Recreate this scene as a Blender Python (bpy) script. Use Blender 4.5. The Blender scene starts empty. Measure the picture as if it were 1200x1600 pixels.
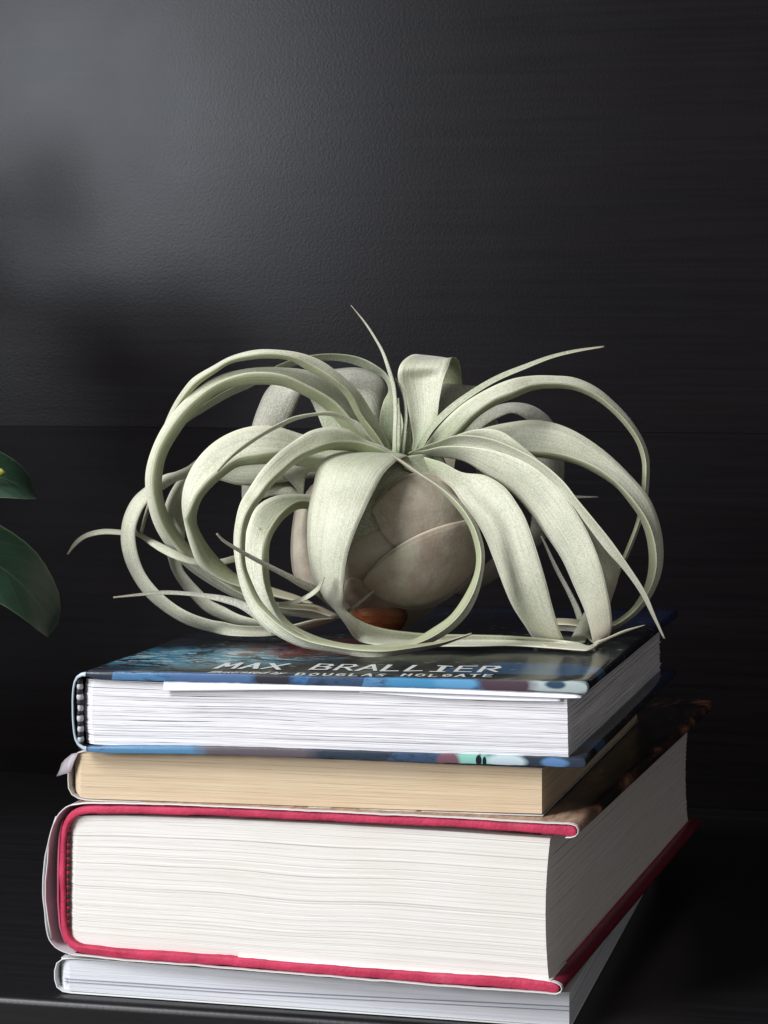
import bpy, bmesh, math, random
from mathutils import Vector, Matrix, noise as mnoise
random.seed(7)
C = bpy.context.scene
COL = C.collection
F = 3600.0; PITCH = math.atan(263/3600.0)
H = 0.0967                      # camera height above the upper face of the top book (z = 0)
# ------------------------------------------------------------------ camera
cam_d = bpy.data.cameras.new('camera'); cam = bpy.data.objects.new('camera', cam_d); COL.objects.link(cam)
cam.location = (0, 0, H); cam.rotation_euler = (math.pi/2-PITCH, 0, 0)
cam_d.sensor_fit = 'VERTICAL'; cam_d.sensor_height = 36; cam_d.lens = 81
cam_d.clip_start = 0.02; cam_d.clip_end = 50
C.camera = cam
C.render.resolution_x = 768; C.render.resolution_y = 1024
# ------------------------------------------------------------------ light
w = bpy.data.worlds.new('World'); C.world = w; w.use_nodes = True
w.node_tree.nodes['Background'].inputs[0].default_value = (0.64, 0.62, 0.62, 1)
w.node_tree.nodes['Background'].inputs[1].default_value = 0.37
def area(name, loc, target, sx, sy, power, col):
    l = bpy.data.lights.new(name, 'AREA'); l.shape = 'RECTANGLE'; l.size = sx; l.size_y = sy
    l.energy = power; l.color = col
    o = bpy.data.objects.new(name, l); COL.objects.link(o); o.location = loc
    o.rotation_euler = (Vector(target)-Vector(loc)).to_track_quat('-Z', 'Y').to_euler()
    return o
area('window_light_upper', (-1.20, -0.32, 1.28), (-0.03, 0.85, 0.08), 0.60, 0.80, 41.0, (0.96, 0.97, 1.0))
area('window_light_lower', (-1.24, -0.40, 0.40), (-0.03, 0.9, 0.12), 0.42, 0.42, 18.5, (0.94, 0.97, 1.0))
C.view_settings.view_transform = 'Standard'; C.view_settings.look = 'None'
C.view_settings.exposure = 0.0; C.view_settings.gamma = 1.0

# ------------------------------------------------------------------ projection helpers
cp, sp = math.cos(PITCH), math.sin(PITCH)
def rayd(px, py):
    u = (px-600)/F; v = -(py-800)/F
    y = cp + v*sp; z = -sp + v*cp
    return u/y, z/y
def P(px, py, Y):
    a, b = rayd(px, py); return Vector((a*Y, Y, H+b*Y))
YC = 0.765                      # distance of the plant's axis

def new_obj(name, verts, faces, mat, parent=None, smooth=True, uvs=None):
    me = bpy.data.meshes.new(name); me.from_pydata([tuple(v) for v in verts], [], faces)
    if uvs is not None:
        ul = me.uv_layers.new(name='UVMap')
        for p in me.polygons:
            for li in p.loop_indices: ul.data[li].uv = uvs[me.loops[li].vertex_index]
    if smooth: me.polygons.foreach_set('use_smooth', [True]*len(me.polygons))
    me.materials.append(mat); me.update()
    o = bpy.data.objects.new(name, me); COL.objects.link(o)
    if parent: o.parent = parent
    return o
def empty(name, loc, rz, label, cat, group=None):
    o = bpy.data.objects.new(name, None); COL.objects.link(o); o.empty_display_size = .02
    o.location = loc; o.rotation_euler = (0, 0, rz); o['label'] = label; o['category'] = cat
    if group: o['group'] = group
    return o

# ------------------------------------------------------------------ material helpers
class NT:
    def __init__(s, name):
        s.m = bpy.data.materials.new(name); s.m.use_nodes = True
        s.t = s.m.node_tree; s.n = s.t.nodes; s.b = s.n['Principled BSDF']; s.out = s.n['Material Output']
    def new(s, typ, **kw):
        n = s.n.new(typ)
        for k, v in kw.items(): setattr(n, k, v)
        return n
    def link(s, a, b): s.t.links.new(a, b)
    def put(s, sock, v):
        if isinstance(v, bpy.types.NodeSocket): s.link(v, sock)
        elif isinstance(v, (tuple, list)):
            sock.default_value = tuple(v)+(1,) if len(v) == 3 and len(sock.default_value) == 4 else v
        else: sock.default_value = v
    def coord(s, which='Object', scale=(1,1,1), rot=(0,0,0), loc=(0,0,0)):
        c = s.new('ShaderNodeTexCoord'); m = s.new('ShaderNodeMapping'); s.link(c.outputs[which], m.inputs[0])
        m.inputs['Scale'].default_value = scale; m.inputs['Rotation'].default_value = rot; m.inputs['Location'].default_value = loc
        return m.outputs[0]
    def noise(s, vec, scale, detail=4, rough=.55, dist=0, out='Fac'):
        n = s.new('ShaderNodeTexNoise'); s.link(vec, n.inputs['Vector']); n.inputs['Scale'].default_value = scale
        n.inputs['Detail'].default_value = detail; n.inputs['Roughness'].default_value = rough; n.inputs['Distortion'].default_value = dist
        return n.outputs[out]
    def ramp(s, fac, stops, interp='LINEAR'):
        r = s.new('ShaderNodeValToRGB'); s.link(fac, r.inputs[0]); r.color_ramp.interpolation = interp
        e = r.color_ramp.elements
        while len(e) < len(stops): e.new(0.5)
        for i, (p, c) in enumerate(stops):
            e[i].position = p; e[i].color = (c, c, c, 1) if not isinstance(c, tuple) else tuple(c)+(1,)
        return r.outputs[0]
    def mix(s, fac, a, b, mode='MIX'):
        m = s.new('ShaderNodeMix', data_type='RGBA', blend_type=mode)
        s.put(m.inputs[0], fac); s.put(m.inputs[6], a); s.put(m.inputs[7], b); return m.outputs[2]
    def math(s, op, a, b=0.0, c=0.0, clamp=False):
        m = s.new('ShaderNodeMath', operation=op, use_clamp=clamp)
        s.put(m.inputs[0], a); s.put(m.inputs[1], b); s.put(m.inputs[2], c); return m.outputs[0]
    def bump(s, h, strength, dist=0.001, base=None):
        b = s.new('ShaderNodeBump'); b.inputs['Strength'].default_value = strength; b.inputs['Distance'].default_value = dist
        s.link(h, b.inputs['Height'])
        if base: s.link(base, b.inputs['Normal'])
        s.link(b.outputs[0], s.b.inputs['Normal']); return b.outputs[0]
    def set(s, **kw):
        names = dict(color='Base Color', rough='Roughness', metal='Metallic', spec='Specular IOR Level', sheen='Sheen Weight', coat='Coat Weight')
        for k, v in kw.items(): s.put(s.b.inputs[names[k]], v)
        return s
    def blob(s, vec, cx, cy, rx, ry, ang, edge=.25, wob=None, wa=.5):
        """soft elliptical patch of print at (cx,cy) in the plane of vec"""
        m = s.new('ShaderNodeMapping'); m.vector_type = 'POINT'
        sub = s.new('ShaderNodeVectorMath', operation='SUBTRACT'); s.link(vec, sub.inputs[0]); sub.inputs[1].default_value = (cx, cy, 0)
        s.link(sub.outputs[0], m.inputs[0]); m.inputs['Rotation'].default_value = (0, 0, -ang)
        sc = s.new('ShaderNodeVectorMath', operation='MULTIPLY'); s.link(m.outputs[0], sc.inputs[0]); sc.inputs[1].default_value = (1/rx, 1/ry, 0)
        ln = s.new('ShaderNodeVectorMath', operation='LENGTH'); s.link(sc.outputs[0], ln.inputs[0])
        v = ln.outputs['Value']
        if wob is not None: v = s.math('ADD', v, s.math('MULTIPLY', s.math('SUBTRACT', wob, .5), wa))
        return s.ramp(v, [(max(0, .5-edge), 1.0), (min(1, .5+edge), 0.0)]) if False else s.math('SUBTRACT', 1.0, s.math('DIVIDE', s.math('SUBTRACT', v, 1-edge), 2*edge, clamp=True), clamp=True)

# ================================================================== SETTING
ALW = math.radians(15)
def wall_pt(px, py, Y0=1.02, al=ALW):
    a, b = rayd(px, py); c, s_ = math.cos(al), math.sin(al)
    s = a*Y0/(c+a*s_); Y = Y0 - s*s_
    return s, H+b*Y
def wallmat(name, rough, base, spec, tex):
    t = NT(name); v = t.coord('Object')
    # orange-peel relief of the lacquered panel plus faint horizontal grain
    n1 = t.ramp(t.noise(v, 760, 2, .5, .4), [(.30, 0.0), (.75, 1.0)]); n2 = t.noise(v, 1000, 2, .5)
    g = t.coord('Object', scale=(6, 1, 260)); gn = t.noise(g, 1.6, 5, .6)
    gn2 = t.noise(t.coord('Object', scale=(3, 1, 60)), 2.0, 4, .6)
    col = t.mix(t.ramp(gn, [(.35, 0.0), (.7, 1.0)]), tuple(c*.62 for c in base), tuple(c*1.25 for c in base))
    col = t.mix(t.ramp(gn2, [(.3, 0.0), (.7, .6)]), col, (base[0]*1.5, base[1]*1.15, base[2]*1.15))
    h = t.math('ADD', t.math('MULTIPLY', n1, .55), t.math('ADD', t.math('MULTIPLY', n2, .5), t.math('MULTIPLY', gn, .02)))
    t.bump(h, tex, .0012)
    r = t.math('ADD', rough-.04, t.math('MULTIPLY', t.noise(v, 14, 4), .09))
    t.b.inputs['Specular Tint'].default_value = (.90, .94, 1.0, 1)
    t.set(color=col, rough=r, spec=spec)
    return t.m
M_wall_up = wallmat('black_lacquer_upper', .255, (.0060, .0053, .0059), .105, .026)
M_wall_lo = wallmat('black_lacquer_lower',   .36, (.0055, .0050, .0055), .050, .022)
seam_z = wall_pt(600, 671)[1]
def slab(name, x0, x1, y0, y1, z0, z1, mat, loc, rz, bev=.0008, parent=None):
    bm = bmesh.new(); bmesh.ops.create_cube(bm, size=1)
    for v in bm.verts:
        v.co = ((x0+x1)/2+v.co.x*(x1-x0), (y0+y1)/2+v.co.y*(y1-y0), (z0+z1)/2+v.co.z*(z1-z0))
    bmesh.ops.bevel(bm, geom=bm.edges[:], offset=bev, segments=3, affect='EDGES', profile=.5)
    me = bpy.data.meshes.new(name); bm.to_mesh(me); bm.free(); me.materials.append(mat)
    me.polygons.foreach_set('use_smooth', [True]*len(me.polygons))
    o = bpy.data.objects.new(name, me); COL.objects.link(o)
    if parent: o.parent = parent
    else: o.location = loc; o.rotation_euler = (0, 0, rz)
    m = o.modifiers.new('wn', 'WEIGHTED_NORMAL'); m.keep_sharp = False
    return o
wall = slab('wall', -1.2, 1.2, 0, .018, seam_z, .9, M_wall_up, (0, 1.02, 0), -ALW, bev=.00006)
wall['kind'] = 'structure'
lowp = slab('lower_wall_panel', -1.2, 1.2, .0004, .018, -.5, seam_z-.00002, M_wall_lo, (0, 1.02, 0), -ALW, bev=.00006)
lowp['kind'] = 'structure'

# ================================================================== BOOKS
class Frame:
    """a book's own frame: s to the right along its front, t into the depth, z up"""
    def __init__(f, x0, y0, al):
        f.x0, f.y0, f.al = x0, y0, al; f.c, f.s = math.cos(al), math.sin(al)
    def fp(f, px, py, t=0):
        """point of the vertical plane t metres behind the front, seen at the pixel"""
        x0 = f.x0+t*f.s; y0 = f.y0+t*f.c
        a, b = rayd(px, py); s = (a*y0-x0)/(f.c+a*f.s); Y = y0-s*f.s
        return s, H+b*Y
    def top(f, px, py, z):
        a, b = rayd(px, py); Y = (z-H)/b; X = a*Y
        dx, dy = X-f.x0, Y-f.y0
        return dx*f.c-dy*f.s, dx*f.s+dy*f.c
def frame_at(px, py, Y, al):
    p = P(px, py, Y); return Frame(p.x, p.y, math.radians(al)), p.z
def resample(pts, n):
    L = [0]
    for a, b in zip(pts, pts[1:]): L.append(L[-1]+math.dist(a[:2], b[:2]))
    out = []
    j = 0
    for i in range(n):
        d = L[-1]*i/(n-1)
        while j < len(L)-2 and L[j+1] < d: j += 1
        u = (d-L[j])/max(1e-9, L[j+1]-L[j])
        out.append(tuple(pts[j][k]*(1-u)+pts[j+1][k]*u for k in range(len(pts[0]))))
    return out
def smooth_pts(pts, it=2):
    for _ in range(it):
        q = [pts[0]]
        for a, b, c in zip(pts, pts[1:], pts[2:]): q.append(tuple((a[k]+2*b[k]+c[k])/4 for k in range(len(a))))
        q.append(pts[-1]); pts = q
    return pts
def outline(path):
    """closed outline of a path of (s, z, half thickness), round at both ends"""
    L, R = [], []
    n = len(path)
    for i, (s, z, h) in enumerate(path):
        a = path[max(0, i-1)]; b = path[min(n-1, i+1)]
        d = Vector((b[0]-a[0], b[1]-a[1])).normalized(); nn = Vector((-d.y, d.x))
        L.append((s+nn.x*h, z+nn.y*h)); R.append((s-nn.x*h, z-nn.y*h))
    def cap(i, sgn):
        s, z, h = path[i]; a = path[i+1 if i == 0 else i-1]
        d = Vector((s-a[0], z-a[1])).normalized(); nn = Vector((-d.y, d.x))*sgn; o = []
        for k in range(1, 6):
            th = math.pi*k/6; v = nn*math.cos(th)*h + d*math.sin(th)*h*.8
            o.append((s+v.x, z+v.y))
        return o
    return L + cap(n-1, 1) + R[::-1] + cap(0, 1)
def rough_poly(poly, amp, sd):
    return [(s+amp*mnoise.noise(Vector((s*160, z*160, sd))), z+amp*mnoise.noise(Vector((s*140, z*140, sd+7)))+amp*.6*mnoise.noise(Vector((s*500, z*500, sd)))) for s, z in poly]
def sweep(name, poly, t0, t1, mat, parent, bev=.0005, wob=None, nt=10):
    """closed (s, z) outline swept into the depth with softened front and back rims; wob(s,t)->dz"""
    n = len(poly)
    nrm = []
    for i in range(n):
        a = Vector(poly[i-1]); b = Vector(poly[(i+1) % n]); d = (b-a)
        d = d.normalized() if d.length > 1e-9 else Vector((1, 0)); nrm.append(Vector((d.y, -d.x)))
    area2 = sum(poly[i][0]*poly[(i+1) % n][1]-poly[(i+1) % n][0]*poly[i][1] for i in range(n))
    sg = 1 if area2 > 0 else -1
    rings = [(t0, bev*1.0), (t0+bev*.3, bev*.3), (t0+bev, 0)]
    rings += [(t0+bev+(t1-t0-2*bev)*k/nt, 0) for k in range(1, nt+1)] + [(t1, bev)]
    verts = []; faces = []
    for t, ins in rings:
        for i in range(n):
            s, z = poly[i]; s -= nrm[i].x*sg*ins; z -= nrm[i].y*sg*ins
            if wob: z += wob(s, t)
            verts.append((s, t, z))
    for r in range(len(rings)-1):
        for i in range(n):
            j = (i+1) % n
            q = [r*n+i, r*n+j, (r+1)*n+j, (r+1)*n+i]
            faces.append(q if sg > 0 else q[::-1])
    faces.append(list(range(n))[::-1] if sg > 0 else list(range(n)))
    b = (len(rings)-1)*n; faces.append([b+i for i in range(n)] if sg > 0 else [b+i for i in range(n)][::-1])
    o = new_obj(name, verts, faces, mat, parent)
    # the end caps of a C-shaped outline are concave: triangulate them safely
    bm = bmesh.new(); bm.from_mesh(o.data)
    big = [f for f in bm.faces if len(f.verts) > 4]
    bmesh.ops.triangulate(bm, faces=big, ngon_method='EAR_CLIP')
    bmesh.ops.recalc_face_normals(bm, faces=bm.faces[:])
    bm.to_mesh(o.data); bm.free()
    return o
def pages(name, fr, topl, botl, D, rec, nsheet, mat, parent, gap, gfreq, prot, seed, round_left=.0, fore=0.0, waves=0.0, ncol=90):
    """a block of single leaves: topl/botl are (s,z) lines of its upper and lower edge; each sheet has its own edge"""
    tl = resample(topl, ncol); bl = resample(botl, ncol)
    rnd = random.Random(seed); verts = []; faces = []
    pr = [rnd.gauss(0, prot) for _ in range(nsheet)]
    # interfaces
    hs = []; w_ = 0
    for i in range(nsheet+1): hs.append(w_); w_ += rnd.uniform(.6, 1.4)
    hs = [h/hs[-1] for h in hs]
    smin = min(tl[0][0], bl[0][0]); L = tl[-1][0]-tl[0][0]
    def gp(i, s, side=0):
        if i == 0 or i == nsheet: return 0
        v = mnoise.noise(Vector((s*gfreq, i*3.71+seed, side*9.3)))*.5+.5
        v2 = mnoise.noise(Vector((s*gfreq*4.5, i*2.17, seed*1.3+side)))*.5+.5
        strong = 1.0 if (i*2654435761+seed*97) % 7 < 2 else .3
        return gap*strong*max(0, (v*.7+v2*.45)-.42)*2.6
    ND = 14
    def edge(i, lo):
        """polyline (s,t,z) for sheet i: along front left->right then back along the fore edge"""
        k = hs[i] if not lo else hs[i+1]
        pts = []
        f = (hs[i]+hs[i+1])/2
        bulge = round_left*(1-(2*f-1)**2)
        fb = fore*(1-(2*f-1)**2)
        for c in range(ncol):
            a, b = tl[c], bl[c]; u = c/(ncol-1)
            s = a[0]*(1-k)+b[0]*k; z = a[1]*(1-k)+b[1]*k
            z += waves*math.sin(math.pi*k)*(math.sin(u*9+seed+k*1.7)*.6+math.sin(u*19+k*2.6)*.35)*(.25+u*(1-u)*4)*.6
            g = gp(i+1 if lo else i, s)
            z += g*.5 if lo else -g*.5
            t = rec+pr[i]*(.6+.6*mnoise.noise(Vector((s*25, i*1.9, seed))))
            if u < .022: t += (1-u/.022)**1.5*.0022*(1 if nsheet < 60 else .4)
            s2 = s + (bulge if u > .5 else -bulge)*0
            s2 = s - (bulge*(1-u*8) if u < .125 else 0) - (fb*((u-.9)/.1) if u > .9 else 0)
            pts.append((s2, t, z))
        sr, tr, zr = pts[-1]
        for j in range(1, ND+1):
            t = rec+(D-rec)*j/ND
            g = gp(i+1 if lo else i, t, 1)-gp(i+1 if lo else i, pts[ncol-1][0])
            pts.append((sr+pr[i]*.8*(1 if j > 0 else 0), t, zr+(g*.5 if lo else -g*.5)))
        return pts
    NP = ncol+ND
    for i in range(nsheet):
        up = edge(i, False); lo = edge(i, True); b0 = len(verts)
        def inn(p, idx):
            if idx < ncol-1: return (p[0], p[1]+.0035, p[2])
            if idx == ncol-1: return (p[0]-.0035, p[1]+.0035, p[2])
            return (p[0]-.0035, p[1], p[2])
        verts += [inn(p, q) for q, p in enumerate(up)] + up + lo + [inn(p, q) for q, p in enumerate(lo)]
        for r in range(3):
            for q in range(NP-1):
                faces.append((b0+r*NP+q, b0+(r+1)*NP+q, b0+(r+1)*NP+q+1, b0+r*NP+q+1))
    o = new_obj(name, verts, faces, mat, parent, smooth=False)
    # core of the block behind the leaf edges
    return o
def core(fr, topl, botl, D, rec, mat, parent, left=0):
    a, b, c, d = topl[0], topl[-1], botl[-1], botl[0]
    e = .0002
    poly = [(p[0]+.003, p[1]-e) for p in topl[:1]]+[(p[0], p[1]-e) for p in topl[1:-1]]+[(b[0]-.0034, b[1]-e), (c[0]-.0034, c[1]+e)]+[(p[0], p[1]+e) for p in botl[1:-1][::-1]]+[(d[0]+.003, d[1]+e)]
    return sweep('paper_core', poly, rec+.0033, D-.0008, mat, parent, bev=.0001, nt=2)

def paper(name, col, dark, line_scale=2600, rough=.85, stain=0.0):
    t = NT(name); v = t.coord('Object')
    ln = t.noise(t.coord('Object', scale=(14, 14, line_scale)), 1.0, 3, .6)
    bl = t.noise(v, 30, 4)
    c = t.mix(t.ramp(ln, [(.35, 0.0), (.62, 1.0)]), dark, col)
    c = t.mix(t.ramp(bl, [(.45, 0.0), (.75, stain)]), c, (col[0]*.86, col[1]*.78, col[2]*.66))
    t.bump(ln, .35, .0003)
    t.set(color=c, rough=rough, spec=.25); return t.m
M_pw = paper('white_page_edges', (.80, .79, .80), (.58, .57, .60), 3200)
M_py = paper('yellowed_page_edges', (.63, .51, .36), (.53, .41, .27), 2600, stain=.5)
M_pc = paper('cream_page_edges', (.74, .715, .675), (.65, .625, .59), 3600, stain=.25)
M_pg = paper('grey_white_page_edges', (.64, .65, .68), (.56, .57, .60), 2600)

def wobf(amp, sd): return lambda s, t: amp*mnoise.noise(Vector((s*18, t*18, sd)))

GROUP = 'books stacked on the black shelf'
# ---------- top book ------------------------------------------------
f1, z1 = frame_at(915, 1068, .652, 15.0)
B1 = empty('hardcover_book', (f1.x0, f1.y0, 0), -f1.al, 'blue and black illustrated hardcover with white lettering, topmost book under the air plant', 'book', GROUP)
D1 = .190
def path(fr, pts, n=80, it=2, t=0):
    q = [(*fr.fp(x, y, t), h/1000) for x, y, h in pts]
    return smooth_pts(resample(q, n), it)
case1 = path(f1, [(911,1076,1.7),(905,1074.5,1.7),(880,1074,1.45),(700,1069,1.3),(500,1064,1.3),(300,1058.5,1.3),(180,1056,1.25),(150,1055,1.1),(134,1052.5,.7),(123,1052,.42),(116.5,1058,.34),(113.5,1072,.30),(112.5,1100,.30),(113.5,1130,.30),(115.5,1150,.30),(118,1163,.34),(125,1170,.45),(142,1170.5,.8),(170,1171,1.15),(300,1172,1.2),(500,1178,1.2),(700,1186,1.25),(860,1190.5,1.3),(910,1192.5,1.35)], 170, 2)

def cover1_mat():
    t = NT('printed_gloss_cover'); v = t.coord('Object')
    wob = t.noise(v, 55, 4, .6); wob2 = t.noise(t.coord('Object', scale=(1, 2.2, 1)), 120, 3, .6)
    brush = t.noise(t.coord('Object', scale=(1, 1.6, 1), rot=(0, 0, .15)), 60, 5, .7)
    col = t.mix(t.ramp(brush, [(.4, 0.0), (.75, 1.0)]), (.010, .011, .015), (.035, .042, .050))
    def patch(px, py, rx, ry, ang, c, edge=.07, wa=1.5, w=None, amt=1.0):
        nonlocal col
        s, tt = f1.top(px, py, 0)
        b = t.blob(v, s, tt, rx, ry, ang, edge, w if w is not None else wob, wa)
        if amt < 1: b = t.math('MULTIPLY', b, amt)
        col = t.mix(b, col, c)
    st = t.ramp(t.noise(t.coord('Object', scale=(1, 1.7, 1), rot=(0, 0, -.25)), 95, 4, .7), [(.47, 0.0), (.50, 1.0)])
    # cyan brush strokes on the left, teal and blue streaks
    s, tt = f1.top(300, 1018, 0)
    b = t.math('MULTIPLY', t.blob(v, s, tt, .040, .022, .2, .35, wob, .9), st); col = t.mix(b, col, (.06, .24, .36))
    st2 = t.ramp(t.noise(t.coord('Object', scale=(1, 2.4, 1), rot=(0, 0, -.1)), 150, 3, .6), [(.55, 0.0), (.57, 1.0)])
    b = t.math('MULTIPLY', t.blob(v, s+.004, tt+.002, .036, .016, .2, .35, wob2, .9), st2); col = t.mix(b, col, (.40, .55, .62))
    patch(200, 1047, .022, .006, .0, (.05, .12, .20))
    for (rx_, ry_, cc_, x_, y_) in ((.022, .016, (.20, .030, .022), 478, 1010), (.030, .014, (.14, .03, .025), 565, 1002)):
        s0, t0_ = f1.top(x_, y_, 0)
        bb = t.math('MULTIPLY', t.blob(v, s0, t0_, rx_, ry_, .15, .12, wob, 2.4), t.ramp(brush, [(.42, .05), (.52, .8)])); col = t.mix(bb, col, cc_)
    patch(860, 1048, .020, .010, .1, (.035, .085, .17))
    patch(800, 1043, .020, .012, .4, (.030, .08, .16))
    patch(740, 1005, .030, .010, .1, (.03, .035, .05), .35)
    patch(880, 965, .05, .030, .1, (.012, .020, .055), .5)
    patch(1000, 958, .04, .030, .1, (.014, .026, .075), .5)
    patch(680, 970, .05, .020, .1, (.010, .016, .04), .5)
    # small scattered flecks
    vn = t.new('ShaderNodeTexVoronoi'); t.link(t.coord('Object', scale=(1, 2.4, 1)), vn.inputs['Vector']); vn.inputs['Scale'].default_value = 130
    fl = t.math('MULTIPLY', t.ramp(vn.outputs['Distance'], [(.13, 1.0), (.17, 0.0)]), t.ramp(t.noise(v, 25, 3), [(.46, 0.0), (.52, 1.0)]))
    col = t.mix(t.math('MULTIPLY', fl, .6), col, (.34, .38, .36))
    # the rims of the boards: bright comic panels in blue, brown, grey
    geo = t.new('ShaderNodeNewGeometry'); sep = t.new('ShaderNodeSeparateXYZ'); t.link(v, sep.inputs[0])
    vor = t.new('ShaderNodeTexVoronoi'); t.link(t.coord('Object', scale=(46, 1, 60)), vor.inputs['Vector']); vor.inputs['Scale'].default_value = 1.0
    vs = t.new('ShaderNodeSeparateColor'); t.link(vor.outputs['Color'], vs.inputs[0])
    cells = t.ramp(vs.outputs[0], [(0, (.05, .13, .27)), (.22, (.085, .20, .36)), (.42, (.040, .070, .13)), (.55, (.075, .055, .06)), (.7, (.03, .04, .06)), (.84, (.12, .11, .12)), (.93, (.07, .17, .32))], 'CONSTANT')
    cells = t.mix(t.ramp(t.noise(t.coord('Object', scale=(1, 1, 3)), 260, 3), [(.5, 0.0), (.62, .6)]), cells, (.02, .03, .045))
    rim = t.math('MULTIPLY', t.ramp(sep.outputs[1], [(.0000, 1.0), (.0040, 0.0)]), 1.0)
    rim = t.math('LESS_THAN', t.math('ADD', sep.outputs[1], t.math('MULTIPLY', wob2, .003)), .0040)
    rim = t.math('MULTIPLY', rim, t.math('GREATER_THAN', sep.outputs[0], f1.fp(136, 1100)[0]))
    spn = t.math('LESS_THAN', sep.outputs[0], f1.fp(134, 1100)[0]); col = t.mix(t.math('MULTIPLY', spn, t.math('LESS_THAN', sep.outputs[1], .0005)), t.mix(t.math('MULTIPLY', spn, .8), col, (.012, .014, .02)), (.42, .52, .58))
    col = t.mix(rim, col, cells)
    # mint green face with dark lines on the lower board, pale patch near the upper corner
    cz = t.coord('Object', rot=(math.radians(-90), 0, 0))      # (s, z) plane as xy
    s, z = f1.fp(735, 1188)
    def rp(px, py, rx, ry, c, edge=.2, w=wob2, wa=.6):
        nonlocal col
        s_, z_ = f1.fp(px, py); sgn = f1_sign
        b = t.math('MULTIPLY', t.blob(cz, s_, sgn*z_, rx, ry, 0, edge, w, wa), rim); col = t.mix(b, col, c)
    f1_sign = -1 if False else 1
    m90 = t.new('ShaderNodeCombineXYZ'); t.link(sep.outputs[0], m90.inputs[0]); t.link(sep.outputs[2], m90.inputs[1]); cz = m90.outputs[0]
    rp(735, 1188, .0075, .0024, (.22, .48, .40))
    rp(700, 1190, .0035, .003, (.16, .08, .10)); rp(790, 1190, .006, .002, (.45, .55, .58)); rp(748, 1188, .0009, .0016, (.01, .015, .02), .1, None)
    rp(757, 1190, .0006, .0015, (.01, .015, .02), .1, None); rp(866, 1192, .004, .0015, (.10, .2, .38))
    rp(835, 1070, .0075, .0016, (.42, .50, .52)); rp(880, 1074, .009, .0022, (.36, .42, .42)); rp(868, 1070, .003, .0012, (.03, .06, .1))
    rp(330, 1058, .013, .004, (.07, .13, .26)); rp(425, 1060, .006, .004, (.03, .03, .04)); rp(660, 1066, .010, .004, (.06, .22, .40))
    rp(250, 1170, .018, .004, (.08, .20, .34)); rp(400, 1174, .018, .004, (.10, .085, .10)); rp(715, 1068, .0065, .0018, (.10, .28, .48)); rp(790, 1069, .008, .004, (.07, .045, .06))
    sc = t.ramp(t.noise(t.coord('Object', scale=(2, 30, 1)), 90, 3), [(.3, .14), (.8, .26)])
    t.set(color=col, rough=sc, spec=.20); t.bump(t.noise(v, 220, 3), .06, .0006)
    return t.m
M_c1 = cover1_mat()
cover1 = sweep('cover', rough_poly(outline(case1), .00016, 5), 0, D1, M_c1, B1, bev=.00028, wob=wobf(.0004, 3), nt=24)
# white endpaper glued inside the boards (shows as the pale inner rim)
tM = NT('white_sheet').set(color=(.80, .80, .84), rough=.6); M_sheet = tM.m
tl1 = [f1.fp(x, y, .0022) for x, y in [(131,1061),(300,1068),(500,1074),(700,1081),(886,1088)]]
bl1 = [f1.fp(x, y, .0022) for x, y in [(132,1162),(160,1164),(300,1166),(500,1170),(700,1178),(888,1183.5)]]
pages('page_block', f1, tl1, bl1, D1-.004, .0022, 42, M_pw, B1, .00022, 45, .00022, 11, round_left=.0010, waves=.0006)
core(f1, tl1, bl1, D1-.004, .0022, M_pw, B1)
def strip_sheet(name, fr, up, lo, t0, dep, mat, parent, sag=.0):
    """a thin leaf of paper: front edge between two pixel lines (it tilts down towards the viewer), running back dep metres"""
    n = 60; U = resample([fr.fp(x, y, t0) for x, y in up], n); Lo = resample([fr.fp(x, y, t0) for x, y in lo], n)
    verts = []; faces = []; K = 5
    for k in range(K+1):
        for i in range(n):
            u = k/K
            s = U[i][0]*u+Lo[i][0]*(1-u); z = U[i][1]*u+Lo[i][1]*(1-u)
            verts.append((s, t0+(.0010*u**2), z))
    for i in range(n): verts.append((U[i][0], t0+dep, U[i][1]+.0003))
    K += 1
    for k in range(K):
        for i in range(n-1):
            faces.append((k*n+i, k*n+i+1, (k+1)*n+i+1, (k+1)*n+i))
    o = new_obj(name, verts, faces, mat, parent)
    m = o.modifiers.new('thickness', 'SOLIDIFY'); m.thickness = .00022; m.offset = 1
    return o
strip_sheet('loose_page', f1, [(255,1062.5),(400,1065),(600,1071),(750,1078),(880,1085),(908,1087.5)], [(256,1080),(350,1079),(450,1078),(600,1080.5),(750,1086),(880,1091),(908,1091)], .0003, .02, M_sheet, B1)
strip_sheet('loose_page', f1, [(560,1079),(700,1083),(800,1087),(875,1090)], [(562,1082),(700,1092),(800,1095),(876,1096)], .0010, .02, M_sheet, B1)
# headband: black and white cord at the spine
def headband(fr, parent, x0, y0, x1, y1, n, rad, ca, cb, t=.0014):
    A = fr.fp(x0, y0, t); Bp = fr.fp(x1, y1, t)
    ms = [NT('headband_dark').set(color=ca, rough=.7).m, NT('headband_light').set(color=cb, rough=.7).m]
    protos = []
    for k in range(2):
        bm = bmesh.new(); bmesh.ops.create_uvsphere(bm, u_segments=10, v_segments=6, radius=1)
        me = bpy.data.meshes.new('headband_stitch'); bm.to_mesh(me); bm.free(); me.materials.append(ms[k])
        me.polygons.foreach_set('use_smooth', [True]*len(me.polygons)); protos.append(me)
    for i in range(n):
        u = (i+.5)/n; o = bpy.data.objects.new('headband_stitch', protos[i % 2]); o.rotation_euler = (0, 0, 0); COL.objects.link(o); o.parent = parent
        o.location = (A[0]*(1-u)+Bp[0]*u+random.uniform(-.0001, .0001), t+.0004, A[1]*(1-u)+Bp[1]*u)
        o.scale = (rad*random.uniform(.8, 1.1), rad*1.4, abs(A[1]-Bp[1])/n*random.uniform(.82, 1.0)); o.rotation_euler = (0, random.uniform(-.2, .2), 0)
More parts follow.
